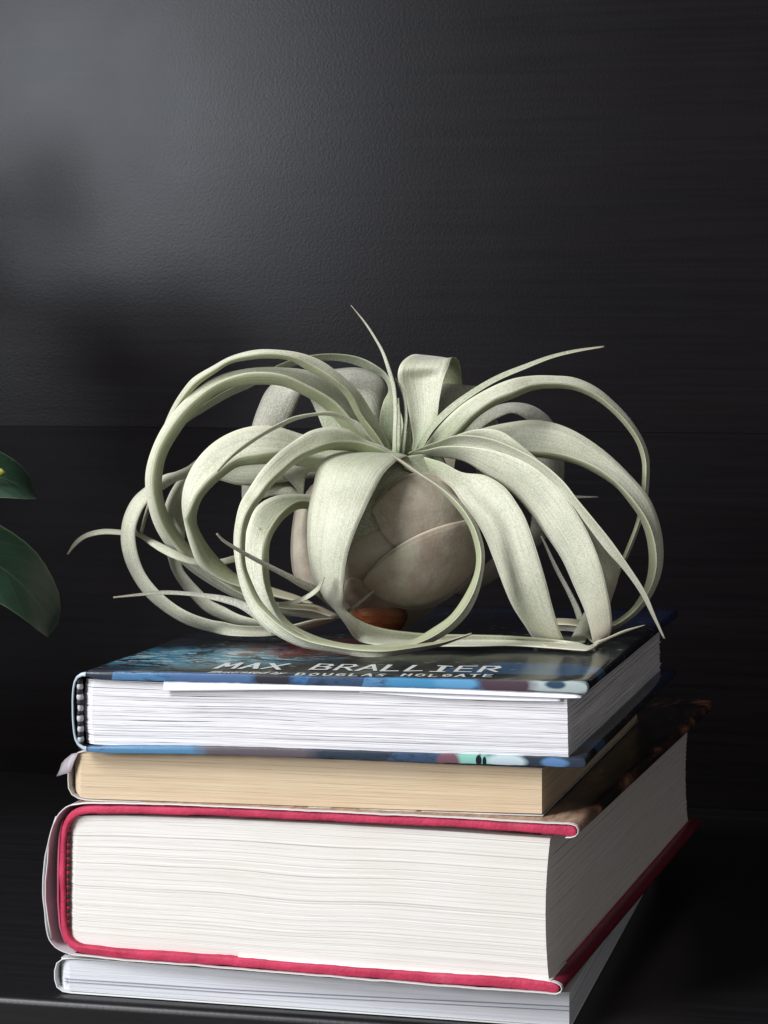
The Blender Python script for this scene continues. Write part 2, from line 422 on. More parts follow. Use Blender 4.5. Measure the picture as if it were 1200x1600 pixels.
headband(f1, B1, 124, 1060, 125.5, 1168, 13, .00105, (.015, .015, .018), (.46, .46, .48))

# lettering on the cover: pen strokes as thin printed ribbons
G = {'M': [[(0,0),(.12,1),(.5,.35),(.9,1),(1,0)]], 'A': [[(0,0),(.5,1),(1,0)], [(.2,.36),(.82,.36)]], 'X': [[(0,1),(1,0)], [(1.05,1),(-.05,0)]],
     'B': [[(.05,0),(.05,1),(.7,1),(.9,.8),(.65,.55),(.1,.52)], [(.65,.55),(1,.35),(.85,.05),(.05,0)]],
     'R': [[(.05,0),(.05,1),(.75,1),(.95,.78),(.7,.52),(.1,.48)], [(.5,.5),(1,0)]], 'L': [[(.1,1),(.05,0),(.9,.03)]],
     'I': [[(.5,1),(.5,0)], [(.15,1),(.85,1)], [(.15,0),(.85,0)]], 'E': [[(.9,1),(.08,1),(.05,0),(.95,0)], [(.08,.52),(.75,.54)]],
     'D': [[(.05,0),(.05,1),(.6,.95),(.95,.55),(.7,.1),(.05,0)]], 'O': [[(.5,1),(.1,.75),(.08,.25),(.5,0),(.9,.25),(.92,.75),(.5,1)]],
     'U': [[(.05,1),(.08,.2),(.5,0),(.9,.2),(.95,1)]], 'G': [[(.9,.85),(.5,1),(.1,.7),(.12,.2),(.55,0),(.9,.15),(.9,.45),(.55,.45)]],
     'S': [[(.9,.9),(.45,1),(.12,.78),(.8,.35),(.7,.05),(.08,.08)]], 'H': [[(.08,1),(.05,0)], [(.9,1),(.92,0)], [(.05,.5),(.9,.52)]],
     'T': [[(0,1),(1,1)], [(.5,1),(.48,0)]]}
M_ink = NT('white_print').set(color=(.74, .76, .74), rough=.35).m
def write(text, fr, p0, p1, h, sw, adv, parent, jit=.05, wf=.72):
    """text from pixel p0 to pixel p1 (baseline) on the top face; letter height h, stroke half width sw"""
    a = Vector(fr.top(*p0, 0)); b = Vector(fr.top(*p1, 0)); d = b-a; L = d.length; d.normalize(); up = Vector((-d.y, d.x))
    n = sum(1.0 if c != ' ' else adv for c in text)
    cell = L/(n-(1-wf)); x = 0
    for ch in text:
        if ch == ' ': x += cell*adv; continue
        verts = []; faces = []
        wdt = cell*wf
        for st in G[ch]:
            pts = [a + d*(x+p[0]*wdt+random.uniform(-jit, jit)*h*.4) + up*(p[1]*h+random.uniform(-jit, jit)*h*.6) for p in st]
            for q, (p, r) in enumerate(zip(pts, pts[1:])):
                e = r-p
                if e.length < 1e-6: continue
                e.normalize(); nn = Vector((-e.y, e.x)); k = len(verts)
                w0 = sw*random.uniform(.8, 1.15)
                p_ = p-e*sw*.7; r_ = r+e*sw*.7
                # vertical relief 0.12 mm over the board, following its gentle wave
                for P2 in (p_+nn*w0, p_-nn*w0, r_-nn*w0*.85, r_+nn*w0*.85):
                    verts.append((P2.x, P2.y, 0))
                faces.append((k, k+1, k+2, k+3))
        zt = []
        for vtx in verts: zt.append((vtx[0], vtx[1], cover_z(vtx[0], vtx[1])+.00012))
        # lift later strokes of the same letter a hair so that crossing strokes never share a plane
        zt = [(v[0], v[1], v[2]+.000012*(i//4)) for i, v in enumerate(zt)]
        new_obj('letter', zt, faces, M_ink, parent, smooth=False)
        x += cell
from mathutils.bvhtree import BVHTree
def bvh_of(o):
    me = o.data; return BVHTree.FromPolygons([v.co for v in me.vertices], [p.vertices[:] for p in me.polygons])
bv1 = bvh_of(cover1)
def cover_z(s, t):
    h = bv1.ray_cast(Vector((s, t, .05)), Vector((0, 0, -1))); return h[0].z if h[0] else 0
write('MAX BRALLIER', f1, (337, 1037), (774, 1049), .0122, .00082, 1.0, B1)
write('DOUGLAS HOLGATE', f1, (461, 1050), (768, 1057), .0052, .00046, .9, B1, wf=.62)
def curve_text(txt, fr, p0, p1, h, parent):
    cu = bpy.data.curves.new('lettering', 'FONT'); cu.body = txt; cu.size = 1; cu.shear = .35; cu.fill_mode = 'FRONT'; cu.offset = .022
    tmp = bpy.data.objects.new('tmp', cu); COL.objects.link(tmp); bpy.context.view_layer.update()
    dg = bpy.context.evaluated_depsgraph_get(); me = bpy.data.meshes.new_from_object(tmp.evaluated_get(dg))
    W = max(v.co.x for v in me.vertices); bpy.data.objects.remove(tmp)
    a = Vector(fr.top(*p0, 0)); b = Vector(fr.top(*p1, 0)); d = b-a; L = d.length; d.normalize(); up = Vector((-d.y, d.x))
    for v in me.vertices:
        q = a+d*(v.co.x/W*L)+up*(v.co.y*h*1.35); v.co = (q.x, q.y, cover_z(q.x, q.y)+.00014)
    me.materials.clear(); me.materials.append(M_ink)
    o = bpy.data.objects.new('lettering', me); COL.objects.link(o); o.parent = parent
curve_text('Illustrated by', f1, (322, 1044.5), (446, 1048), .0046, B1)

# ---------- second book: yellowed paperback --------------------------
zb1 = f1.fp(600, 1190)[1]-.0001
def z_at(fr, px, py, t=0): return fr.fp(px, py, t)[1]
f2, _ = frame_at(848, 1272, .660, 15.3)
B2 = empty('paperback_book', (f2.x0, f2.y0, 0), -f2.al, 'paperback with yellowed tan pages and a torn spine corner, second from the top', 'book', GROUP)
D2 = .175
tl2 = [f2.fp(x, y) for x, y in [(112,1180),(125,1174),(200,1174),(400,1182),(600,1189),(846,1201)]]
bl2 = [f2.fp(x, y) for x, y in [(112,1236),(128,1248),(200,1250.5),(400,1257),(600,1264.5),(846,1272)]]
pages('page_block', f2, tl2, bl2, D2, .0006, 46, M_py, B2, .00007, 30, .00008, 23, waves=.0002)
core(f2, tl2, bl2, D2, .0006, M_py, B2)
tM = NT('worn_paperback_cover'); v = tM.coord('Object')
tM.set(color=tM.mix(tM.ramp(tM.noise(v, 90, 4), [(.4, 0.0), (.65, 1.0)]), (.50, .47, .46), (.66, .64, .62)), rough=.55); M_pb = tM.m
cv2 = path(f2, [(848,1201,.10),(500,1186,.11),(200,1173,.12),(128,1173,.16),(113,1178,.16),(106,1190,.16),(107,1212,.16),(105,1236,.18),(114,1246,.18),(128,1250.5,.12),(200,1252.5,.1),(500,1262.5,.1),(700,1270,.1),(848,1275,.1)], 120, 1)
sweep('cover', outline(cv2), .0000, D2+.0006, M_pb, B2, bev=.00005, nt=6)
# torn flap of the spine
def patch3(name, rows, mat, parent, th=.0003):
    n = len(rows[0]); verts = [p for r in rows for p in r]; faces = []
    for j in range(len(rows)-1):
        for i in range(n-1): faces.append((j*n+i, j*n+i+1, (j+1)*n+i+1, (j+1)*n+i))
    o = new_obj(name, verts, faces, mat, parent); m = o.modifiers.new('thickness', 'SOLIDIFY'); m.thickness = th
    return o
def L3(fr, px, py, t): s, z = fr.fp(px, py, t); return (s, t, z)
tM = NT('torn_paper'); tM.set(color=tM.mix(tM.noise(tM.coord('Object'), 200, 3), (.30, .27, .30), (.44, .40, .42)), rough=.7); M_torn = tM.m
patch3('torn_flap', [[L3(f2,122,1176,-.001), L3(f2,112,1178,.001), L3(f2,101,1187,.004), L3(f2,96,1193,.006)],
                     [L3(f2,116,1188,-.001), L3(f2,108,1193,.0), L3(f2,99,1199,.003), L3(f2,93,1203,.006)],
                     [L3(f2,110,1205,-.0005), L3(f2,105,1208,.0), L3(f2,97,1210,.003), L3(f2,88,1213,.006)]], M_torn, B2)

# ---------- third book: thick red hardcover in a pale jacket ---------
zb2 = f2.fp(600, 1268)[1]
f3, _ = frame_at(903, 1297, .650, 17.3)
B3 = empty('hardcover_book', (f3.x0, f3.y0, 0), -f3.al, 'thick cream-paged hardcover with crimson cloth boards and a pale dust jacket, third from the top', 'book', GROUP)
D3 = .240
def cloth_mat():
    t = NT('crimson_bookcloth'); v = t.coord('Object')
    n = t.noise(v, 900, 3); n2 = t.noise(v, 120, 4); big = t.noise(v, 40, 4)
    c = t.mix(t.ramp(n2, [(.35, 0.0), (.7, 1.0)]), (.36, .022, .058), (.56, .045, .105))
    c = t.mix(t.ramp(big, [(.62, 0.0), (.72, .4)]), c, (.62, .16, .22))
    t.bump(t.math('ADD', n, t.math('MULTIPLY', n2, 2.0)), .5, .0005); t.set(color=c, rough=.62, spec=.3); return t.m
M_cloth = cloth_mat()
case3 = path(f3, [(893,1298,1.7),(880,1297.5,1.8),(860,1296,1.6),(700,1286,1.3),(500,1276,1.3),(350,1269,1.3),(200,1265,1.3),(140,1265,1.3),(115,1269,1.2),(104,1280,1.0),(99,1295,.9),(97,1330,.9),(96,1364,1.1),(97,1395,.9),(98,1430,.9),(99,1455,1.0),(104,1472,1.1),(118,1482,1.2),(145,1486,1.3),(200,1492,1.4),(350,1502,1.4),(500,1515,1.4),(700,1531,1.5),(820,1539,1.5),(867,1544.2,1.45)], 190, 2)
sweep('cloth_case', rough_poly(outline(case3), .00024, 3), 0, D3, M_cloth, B3, bev=.0006, wob=wobf(.0003, 9), nt=16)
def jacket_mat():
    t = NT('dust_jacket'); v = t.coord('Object'); sep = t.new('ShaderNodeSeparateXYZ'); t.link(v, sep.inputs[0])
    n = t.noise(t.coord('Object', scale=(3, 1.0, 1), rot=(0, 0, .6)), 28, 6, .65, 1.0)
    art = t.ramp(n, [(.40, (.006, .005, .006)), (.52, (.020, .012, .010)), (.60, (.12, .050, .030)), (.68, (.30, .15, .09)), (.80, (.42, .30, .22))])
    edge = t.ramp(t.math('ADD', sep.outputs[1], t.math('MULTIPLY', t.noise(v, 70, 4), .02)), [(.016, 1.0), (.04, 0.0)])
    art2 = t.ramp(t.noise(t.coord('Object', scale=(5, 1, 1)), 90, 4, .7), [(.3, (.20, .10, .06)), (.7, (.46, .33, .24))])
    art = t.mix(edge, art, art2)
    low = t.math('LESS_THAN', sep.outputs[2], f3.fp(860, 1450)[1]); art = t.mix(low, art, t.mix(t.noise(v, 60, 3), (.10, .010, .018), (.20, .022, .040)))
    white = (.62, .59, .58)
    f = t.math('LESS_THAN', sep.outputs[1], .0012)
    col = t.mix(f, art, white)
    # the spine stays pale
    sl = t.math('LESS_THAN', sep.outputs[0], f3.fp(112, 1280)[0]); col = t.mix(sl, col, (.56, .54, .56))
    t.set(color=col, rough=.32, spec=.5); t.bump(t.noise(v, 90, 4), .15, .0008); return t.m
M_jk = jacket_mat()
M_jk_in = NT('jacket_inside').set(color=(.66, .63, .62), rough=.6).m
jk = path(f3, [(884,1308,.12),(897,1309,.12),(906,1302,.13),(904,1290,.13),(892,1286.5,.13),(860,1286,.13),(820,1284,.13),(700,1277,.13),(500,1267,.13),(350,1260,.13),(200,1255.5,.14),(130,1255,.16),(106,1259,.18),(92,1272,.18),(80,1298,.18),(72,1335,.18),(68,1370,.18),(68,1400,.18),(72,1440,.18),(77,1468,.18),(90,1483,.18),(115,1492,.16),(200,1501,.14),(350,1512,.13),(500,1524,.13),(700,1541,.13),(850,1551,.13),(870,1554,.13),(879.5,1550,.13),(880.5,1541,.13),(873,1535,.13),(863,1533.5,.12)], 260, 1)
sweep('dust_jacket', rough_poly(outline(jk), .00022, 9), -.0006, D3+.0008, M_jk, B3, bev=.00006, wob=wobf(.0002, 5), nt=10)
# crumpled pale fold of the jacket inside the spine hollow
rows = []
for k, t in enumerate((-.0004, .001, .003, .006)):
    rows.append([L3(f3, x+k*1.6, y, t) for x, y in [(88,1276),(80,1300),(76,1325),(75,1345),(71.5,1378),(71.5,1405),(76,1440),(81,1465)]])
patch3('jacket_fold', rows, M_jk_in, B3)
tM = NT('spine_lining'); tM.set(color=tM.mix(tM.noise(tM.coord('Object'), 90, 3), (.26, .04, .09), (.42, .10, .16)), rough=.7)
sweep('spine_lining', outline(path(f3, [(93,1285,.2),(88,1310,.3),(86,1360,.3),(86,1410,.3),(89,1452,.3),(97,1475,.2)], 30, 1)), .002, D3-.004, tM.m, B3, bev=.0001, nt=2)
tl3 = [f3.fp(x, y, .004) for x, y in [(112,1275),(130,1273),(200,1273),(350,1278),(500,1285),(700,1297),(862,1308)]]
bl3 = [f3.fp(x, y, .004) for x, y in [(106,1462),(125,1476),(200,1482),(350,1492),(500,1504),(700,1518),(860,1531)]]
pages('page_block', f3, tl3, bl3, D3-.004, .0022, 95, M_pc, B3, .00006, 22, .00010, 31, round_left=.0006, waves=.0011, fore=.0012)
core(f3, tl3, bl3, D3-.004, .0022, M_pc, B3)
strip_sheet('loose_page', f3, [(371,1494),(500,1505),(700,1521),(862,1533)], [(372,1499),(500,1511),(700,1527),(864,1537)], .0008, .02, NT('ivory_sheet').set(color=(.76, .73, .68), rough=.6).m, B3)
headband(f3, B3, 106, 1284, 106, 1470, 34, .0007, (.30, .015, .03), (.025, .015, .02))

# ---------- bottom book: white glossy paperback ----------------------
f4, _ = frame_at(890, 1602, .662, 13.6)
B4 = empty('paperback_book', (f4.x0, f4.y0, 0), -f4.al, 'white glossy-paged paperback with a grey line through its pages, lying directly on the shelf', 'book', GROUP)
D4 = .21
zsh = f4.fp(891, 1606)[1]-.00016
tl4 = [f4.fp(x, y) for x, y in [(91,1499),(200,1505),(400,1521),(600,1536),(889,1552)]]
bl4 = [f4.fp(x, y) for x, y in [(91,1547.5),(200,1555.5),(400,1569.5),(600,1583.5),(889,1604)]]
pages('page_block', f4, tl4, bl4, D4, .0005, 40, M_pg, B4, .00004, 22, .00005, 41)
core(f4, tl4, bl4, D4, .0005, M_pg, B4)
tM = NT('white_card_cover'); tM.set(color=(.70, .72, .70), rough=.35); M_card = tM.m
cv4 = path(f4, [(891,1551,.12),(600,1534.5,.12),(400,1519.5,.12),(200,1503.5,.12),(100,1496.5,.14),(88,1499,.16),(85,1510,.16),(85.5,1538,.16),(88,1547.5,.16),(96,1550.3,.14),(200,1557.5,.12),(400,1571.5,.12),(600,1585.5,.12),(891,1606,.12)], 120, 1)
sweep('cover', outline(cv4), -.0002, D4+.0006, M_card, B4, bev=.00005, nt=4)
M_line = NT('grey_section_sheet').set(color=(.22, .23, .27), rough=.6).m
for (dy, hh) in ((0, .10), (4.5, .06)):
    ln4 = path(f4, [(100,1529.5+dy,.02),(200,1536+dy,hh),(350,1546+dy*1.1,hh*.7),(500,1554+dy*1.2,hh),(700,1564+dy*1.3,hh),(889,1573+dy*1.5,hh)], 60, 1)
    sweep('section_sheet', outline(ln4), .00015, D4+.0002, M_line, B4, bev=.00002, nt=2)

# ---------- shelf ----------------------------------------------------
tM = NT('black_brown_shelf'); v = tM.coord('Object')
gr = tM.noise(tM.coord('Object', scale=(5, 160, 160)), 1.5, 5, .6)
vn = tM.new('ShaderNodeTexVoronoi'); tM.link(v, vn.inputs['Vector']); vn.inputs['Scale'].default_value = 130
dust = tM.math('MULTIPLY', tM.ramp(vn.outputs['Distance'], [(.03, 1.0), (.06, 0.0)]), tM.ramp(tM.noise(v, 35, 3), [(.55, 0.0), (.65, 1.0)]))
cc = tM.mix(tM.ramp(gr, [(.35, 0.0), (.7, 1.0)]), (.0055, .005, .0055), (.011, .010, .011))
cc = tM.mix(tM.math('MULTIPLY', dust, .4), cc, (.25, .24, .23))
tM.bump(tM.math('ADD', gr, tM.noise(v, 600, 2)), .10, .0004); tM.set(color=cc, rough=.36, spec=.35); M_shelf = tM.m
def ground_pt(px, py, z): a, b = rayd(px, py); Y = (z-H)/b; return Vector((a*Y, Y, z))
g0 = ground_pt(0, 1556, zsh-.0002); g1 = ground_pt(480, 1588, zsh-.0002)
als = math.atan2(-(g1.y-g0.y), g1.x-g0.x)
fs = Frame(g0.x, g0.y, als)
# depth of the shelf: up to the back panel
shelf = slab('shelf', -.9, 1.3, 0, .52, -.025, 0, M_shelf, (g0.x, g0.y, zsh-.0002), -als, bev=.0026)
shelf['kind'] = 'structure'
print('ALS', math.degrees(als), 'zsh', zsh, 'zb1', zb1, 'zb2', zb2, 'g0', g0, 'seam', seam_z)
for nm, fr, pts in (('b1', f1, [(120,1050),(912,1200)]), ('b2', f2, [(120,1175),(848,1200),(848,1275),(120,1250)]), ('b3', f3, [(120,1255),(903,1284),(872,1555),(120,1490)]), ('b4', f4, [(90,1498),(890,1602)])):
    print(nm, [tuple(round(q*1000, 1) for q in fr.fp(*p)) for p in pts])

# ================================================================== THE AIR PLANT
def leaf_mat(name, c_lo, c_hi, c_edge, warm=0.0):
    t = NT(name)
    uvn = t.new('ShaderNodeUVMap'); sep = t.new('ShaderNodeSeparateXYZ'); t.link(uvn.outputs[0], sep.inputs[0])
    v = t.coord('Object')
    under = t.math('GREATER_THAN', sep.outputs[0], 1.0)
    mp = t.new('ShaderNodeMapping'); t.link(uvn.outputs[0], mp.inputs[0]); mp.inputs['Scale'].default_value = (22, 5, 1)
    streak = t.noise(mp.outputs[0], 1.0, 4, .6)
    speck = t.noise(v, 1900, 2, .7); blot = t.noise(v, 70, 4, .6)
    c = t.mix(t.ramp(blot, [(.32, 0.0), (.68, 1.0)]), c_lo, c_hi)
    c = t.mix(t.ramp(streak, [(.35, .42), (.55, 0.0)]), c, tuple(q*.72 for q in c_lo))
    c = t.mix(t.ramp(speck, [(.48, 0.0), (.66, .50)]), c, (.84, .85, .80))
    c = t.mix(t.ramp(speck, [(.32, .35), (.45, 0.0)]), c, tuple(q*.62 for q in c_lo))
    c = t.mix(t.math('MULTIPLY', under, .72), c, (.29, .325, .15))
    # green towards the heart, brown dry tip
    c = t.mix(t.ramp(sep.outputs[1], [(.0, .60), (.22, 0.0)]), c, (.24, .31, .13))
    c = t.mix(t.ramp(sep.outputs[1], [(.82, 0.0), (1.0, .85)]), c, (.44, .35, .26))
    # pale keel-side rim
    d = t.math('ABSOLUTE', t.math('SUBTRACT', t.math('FRACT', sep.outputs[0]), .5))
    c = t.mix(t.ramp(d, [(.44, 0.0), (.49, .75)]), c, c_edge)
    # faint scars
    vn = t.new('ShaderNodeTexVoronoi'); t.link(v, vn.inputs['Vector']); vn.inputs['Scale'].default_value = 75
    sc = t.math('MULTIPLY', t.ramp(vn.outputs['Distance'], [(.035, 1.0), (.07, 0.0)]), t.ramp(t.noise(v, 45, 2), [(.58, 0.0), (.63, .8)]))
    c = t.mix(sc, c, (.20, .16, .10))
    t.set(color=c, rough=.55, spec=.45, sheen=.2)
    t.b.inputs['Sheen Roughness'].default_value = .5
    hh = t.math('ADD', t.math('MULTIPLY', speck, .5), t.math('ADD', t.math('MULTIPLY', streak, 1.2), t.math('MULTIPLY', t.noise(v, 260, 3), .5)))
    t.bump(hh, .42, .0007)
    tr = t.new('ShaderNodeBsdfTranslucent'); t.link(t.mix(.5, c, (.36, .42, .16)), tr.inputs[0])
    ms = t.new('ShaderNodeMixShader'); ms.inputs[0].default_value = .13
    t.link(t.b.outputs[0], ms.inputs[1]); t.link(tr.outputs[0], ms.inputs[2]); t.link(ms.outputs[0], t.out.inputs['Surface'])
    return t.m
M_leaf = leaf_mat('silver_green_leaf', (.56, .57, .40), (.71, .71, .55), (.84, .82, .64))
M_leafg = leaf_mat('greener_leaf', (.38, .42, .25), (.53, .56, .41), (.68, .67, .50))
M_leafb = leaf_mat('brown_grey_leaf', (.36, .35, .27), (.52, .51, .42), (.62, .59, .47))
def sheath_mat():
    t = NT('papery_bulb_sheath'); v = t.coord('Object')
    uvn = t.new('ShaderNodeUVMap'); sep = t.new('ShaderNodeSeparateXYZ'); t.link(uvn.outputs[0], sep.inputs[0])
    n = t.noise(v, 55, 5, .6, .6); sp_ = t.noise(v, 1300, 2, .7)
    c = t.ramp(n, [(.30, (.34, .265, .20)), (.44, (.42, .35, .27)), (.58, (.47, .42, .33)), (.72, (.48, .47, .33))])
    c = t.mix(t.ramp(sp_, [(.52, 0.0), (.75, .45)]), c, (.62, .58, .52))
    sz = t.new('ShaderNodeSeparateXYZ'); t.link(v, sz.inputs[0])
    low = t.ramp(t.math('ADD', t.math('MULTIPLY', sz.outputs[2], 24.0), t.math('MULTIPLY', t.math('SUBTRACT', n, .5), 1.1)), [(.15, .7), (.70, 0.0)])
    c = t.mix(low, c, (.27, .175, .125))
    vein = t.noise(t.coord('Object', scale=(1, 1, .35), rot=(0, .5, 0)), 260, 3, .6)
    c = t.mix(t.ramp(vein, [(.36, .25), (.46, 0.0)]), c, (.27, .20, .15))
    d = t.math('ABSOLUTE', t.math('SUBTRACT', sep.outputs[0], .5))
    c = t.mix(t.ramp(d, [(.43, 0.0), (.462, .45)]), c, (.20, .12, .08))
    c = t.mix(t.ramp(d, [(.465, 0.0), (.492, .8)]), c, (.66, .58, .46))
    t.set(color=c, rough=.5, spec=.4, sheen=.15)
    t.bump(t.math('ADD', t.noise(v, 120, 5, .65), t.math('MULTIPLY', sp_, .2)), .32, .0014)
    return t.m
M_sheath = sheath_mat()
M_sheathg = leaf_mat('green_grey_sheath', (.38, .38, .27), (.52, .52, .41), (.60, .55, .42))

base_pt = P(598, 988, YC); 
PL = empty('air_plant', (P(598, 985, YC).x, YC, .0006), 0, 'silvery green air plant with long curling leaves on the top book', 'air plant')
PLI = Matrix.Translation(PL.location).inverted()

def unproj(x, y, d):
    Y = YC+d/1000.0; p = P(x, y, Y)
    if p.z < .0009:
        a, b = rayd(x, y); Y = (.0009-H)/b; p = Vector((a*Y, Y, .0009))
    return p
def catmull(rows, sub):
    """centripetal Catmull-Rom through rows of equal-length tuples"""
    n = len(rows); out = []
    def cen(r): return (r[0]+r[3])/2, (r[1]+r[4])/2, (r[2]+r[5])/2
    ts = [0]
    for a, b in zip(rows, rows[1:]):
        ca, cb = cen(a), cen(b)
        ts.append(ts[-1]+max(1e-3, math.sqrt((ca[0]-cb[0])**2+(ca[1]-cb[1])**2+(4*(ca[2]-cb[2]))**2)**.5 if False else max(1e-3, (math.dist(ca, cb))**.5)))
    m = len(rows[0])
    for i in range(n-1):
        p1, p2 = rows[i], rows[i+1]
        p0 = rows[i-1] if i > 0 else tuple(2*a-b for a, b in zip(p1, p2))
        p3 = rows[i+2] if i+2 < n else tuple(2*b-a for a, b in zip(p1, p2))
        t1, t2 = ts[i], ts[i+1]; t0 = ts[i-1] if i > 0 else t1-(t2-t1); t3 = ts[i+2] if i+2 < n else t2+(t2-t1)
        for s in range(sub):
            t = t1+(t2-t1)*s/sub; r = []
            for k in range(m):
                A1 = (t1-t)/(t1-t0)*p0[k]+(t-t0)/(t1-t0)*p1[k]; A2 = (t2-t)/(t2-t1)*p1[k]+(t-t1)/(t2-t1)*p2[k]; A3 = (t3-t)/(t3-t2)*p2[k]+(t-t2)/(t3-t2)*p3[k]
                B1_ = (t2-t)/(t2-t0)*A1+(t-t0)/(t2-t0)*A2; B2_ = (t3-t)/(t3-t1)*A2+(t-t1)/(t3-t1)*A3
                r.append((t2-t)/(t2-t1)*B1_+(t-t1)/(t2-t1)*B2_)
            out.append(tuple(r))
    out.append(tuple(rows[-1])); return out
def leaf(st, mat=None, e=3.0, bulge=.18, th=.55, sub=6, name='leaf', depthf=None, k_off=0.0, tip=True, parent=None, label=None):
    """one leaf: stations (ax,ay,bx,by,d[,e[,kx,ky]]) - both rims and the keel, pixels in the photo and mm before/behind the axis.
    A real ribbon with a channelled section and its own thickness, standing at its true distance."""
    mat = mat or M_leaf
    rows = []
    for s in st:
        ax, ay, bx, by, d = s[:5]; ee = s[5] if len(s) > 5 and s[5] is not None else e
        wpx = math.hypot(ax-bx, ay-by)
        if len(s) > 7: kx, ky = s[6], s[7]; kd = d+k_off
        else:
            kx, ky = (ax+bx)/2, (ay+by)/2
            # normal of the ribbon: bulge moves the keel to (+) or from (-) the viewer
            kd = d-bulge*max(wpx*.21, 2*abs(ee)*.6)
            if abs(ee) > .1 and wpx > 1:
                # sideways share of the channel when the ribbon stands edge-on
                q = bulge*2*ee*4.7*.25
                kx += q*0; ky += q*0
        if depthf: rows.append((ax, ay, depthf(ax, ay), bx, by, depthf(bx, by), kx, ky, depthf(kx, ky)))
        else: rows.append((ax, ay, d+ee, bx, by, d-ee, kx, ky, kd))
    rows = catmull(rows, sub)
    n = len(rows); NW = 10; cur = []
    for r in rows:
        pa = unproj(*r[0:3]); pb = unproj(*r[3:6]); pk = unproj(*r[6:9])
        cc = pk*2-(pa+pb)*.5
        line = []
        for q in range(NW+1):
            u = q/NW
            if depthf:
                x = r[0]*(1-u)+r[3]*u; y = r[1]*(1-u)+r[4]*u; line.append(unproj(x, y, depthf(x, y)))
            else: line.append(pa*(1-u)**2+cc*2*u*(1-u)+pb*u*u)
        cur.append(line)
    verts = []; uvs = []; faces = []
    Ls = [0]
    for i in range(1, n): Ls.append(Ls[-1]+(cur[i][NW//2]-cur[i-1][NW//2]).length)
    T = max(Ls[-1], 1e-6)
    off = PL.location
    for i in range(n):
        i0, i1 = max(0, i-1), min(n-1, i+1)
        wdt = (cur[i][0]-cur[i][-1]).length
        nrm = []
        for q in range(NW+1):
            tg = cur[i1][q]-cur[i0][q]; ac = cur[i][min(NW, q+1)]-cur[i][max(0, q-1)]
            nn = tg.cross(ac)
            nrm.append(nn.normalized() if nn.length > 1e-14 else Vector((0, -1, 0)))
        thk = min(th/1000, .00015+wdt*.22)
        up, lo = [], []
        for q in range(NW+1):
            u = q/NW; hh = thk*.5*(.30+.70*math.sin(math.pi*u)**.6 if 0 < u < 1 else .30)
            up.append(cur[i][q]+nrm[q]*hh); lo.append(cur[i][q]-nrm[q]*hh)
        ring = up+lo[::-1]
        if i == 0: side = None
        for q, p in enumerate(ring):
            if p.z < .0004: p = Vector((p.x, p.y, .0004))
            verts.append(p-off); uu = q/NW if q <= NW else (2*NW+1-q)/NW
            isup = q <= NW
            uvs.append([min(.9995, max(.0005, uu)), Ls[i]/T, isup])
    # which face is the leaf's upper (channelled) one: the hollow side of the section
    vote = 0.0
    for i in range(n//6, max(n//6+1, n//2)):
        pa, pb, pk = cur[i][0], cur[i][-1], cur[i][NW//2]
        tg = cur[min(n-1, i+1)][NW//2]-cur[i-1 if i else 0][NW//2]; nn = tg.cross(cur[i][NW//2+1]-cur[i][NW//2-1])
        hol = (pa+pb)*.5-pk if len(st[0]) > 7 and st[0][7] is not None else cam.location-pk
        if nn.length > 0: vote += (1 if nn.dot(hol) > 0 else -1)
    upside = vote >= 0
    uvs = [(a+(0 if (s_ == upside) or depthf else 1), b_) for a, b_, s_ in uvs]
    R = 2*(NW+1)
    for i in range(n-1):
        for q in range(R):
            j = (q+1) % R; faces.append((i*R+q, i*R+j, (i+1)*R+j, (i+1)*R+q))
    for i, fl in ((0, True), (n-1, False)):
        for q in range(NW):
            a, b = i*R+q, i*R+q+1; c_, d_ = i*R+R-1-q-1, i*R+R-1-q
            faces.append((a, d_, c_, b) if fl else (a, b, c_, d_))
    o = new_obj(name, verts, faces, mat, parent or PL, uvs=uvs)
    bm = bmesh.new(); bm.from_mesh(o.data); bmesh.ops.recalc_face_normals(bm, faces=bm.faces[:]); bm.to_mesh(o.data); bm.free()
    if label: o['label'] = label
    return o

# --- bulb body (lathe) and the depth of its front
BX, BD = 601.0, 4.0
prof = [(712,50),(725,78),(742,104),(765,126),(795,139),(830,145),(865,144),(892,135),(915,122),(935,102),(950,82),(962,64),(974,50),(985,42)]
def brad(y):
    if y <= prof[0][0]: return prof[0][1]
    for (y0, r0), (y1, r1) in zip(prof, prof[1:]):
        if y <= y1: u = (y-y0)/(y1-y0); u = u*u*(3-2*u)*.3+u*.7; return r0+(r1-r0)*u
    return prof[-1][1]
MMPX = YC/F*1000
def bulbdepth(layer):
    def fn(x, y):
        r = brad(y)*MMPX; dx = (x-BX)*MMPX
        return BD - math.sqrt(max(9.0, (r+layer)**2-dx*dx)) if abs(dx) < r+layer else BD-3.0
    return fn
verts = []; faces = []; NB = 48
for (y, r) in [(yy, brad(yy)) for yy in range(712, 987, 8)]:
    c0 = unproj(BX, y, BD)
    for k in range(NB):
        a = 2*math.pi*k/NB; rr = (r-3)*MMPX/1000*(1+.03*math.sin(3*a+y*.02))
        verts.append(Vector((c0.x+rr*math.cos(a), c0.y+rr*math.sin(a), max(c0.z, .002)))-PL.location)
nr = len(verts)//NB
for i in range(nr-1):
    for k in range(NB): j = (k+1) % NB; faces.append((i*NB+k, i*NB+j, (i+1)*NB+j, (i+1)*NB+k))
faces.append(tuple(range(NB))); faces.append(tuple((nr-1)*NB+k for k in range(NB))[::-1])
new_obj('bulb', verts, faces, M_sheath, PL, uvs=[(.2, .3)]*len(verts))
SH = dict(name='sheath', mat=M_sheath, th=1.1)
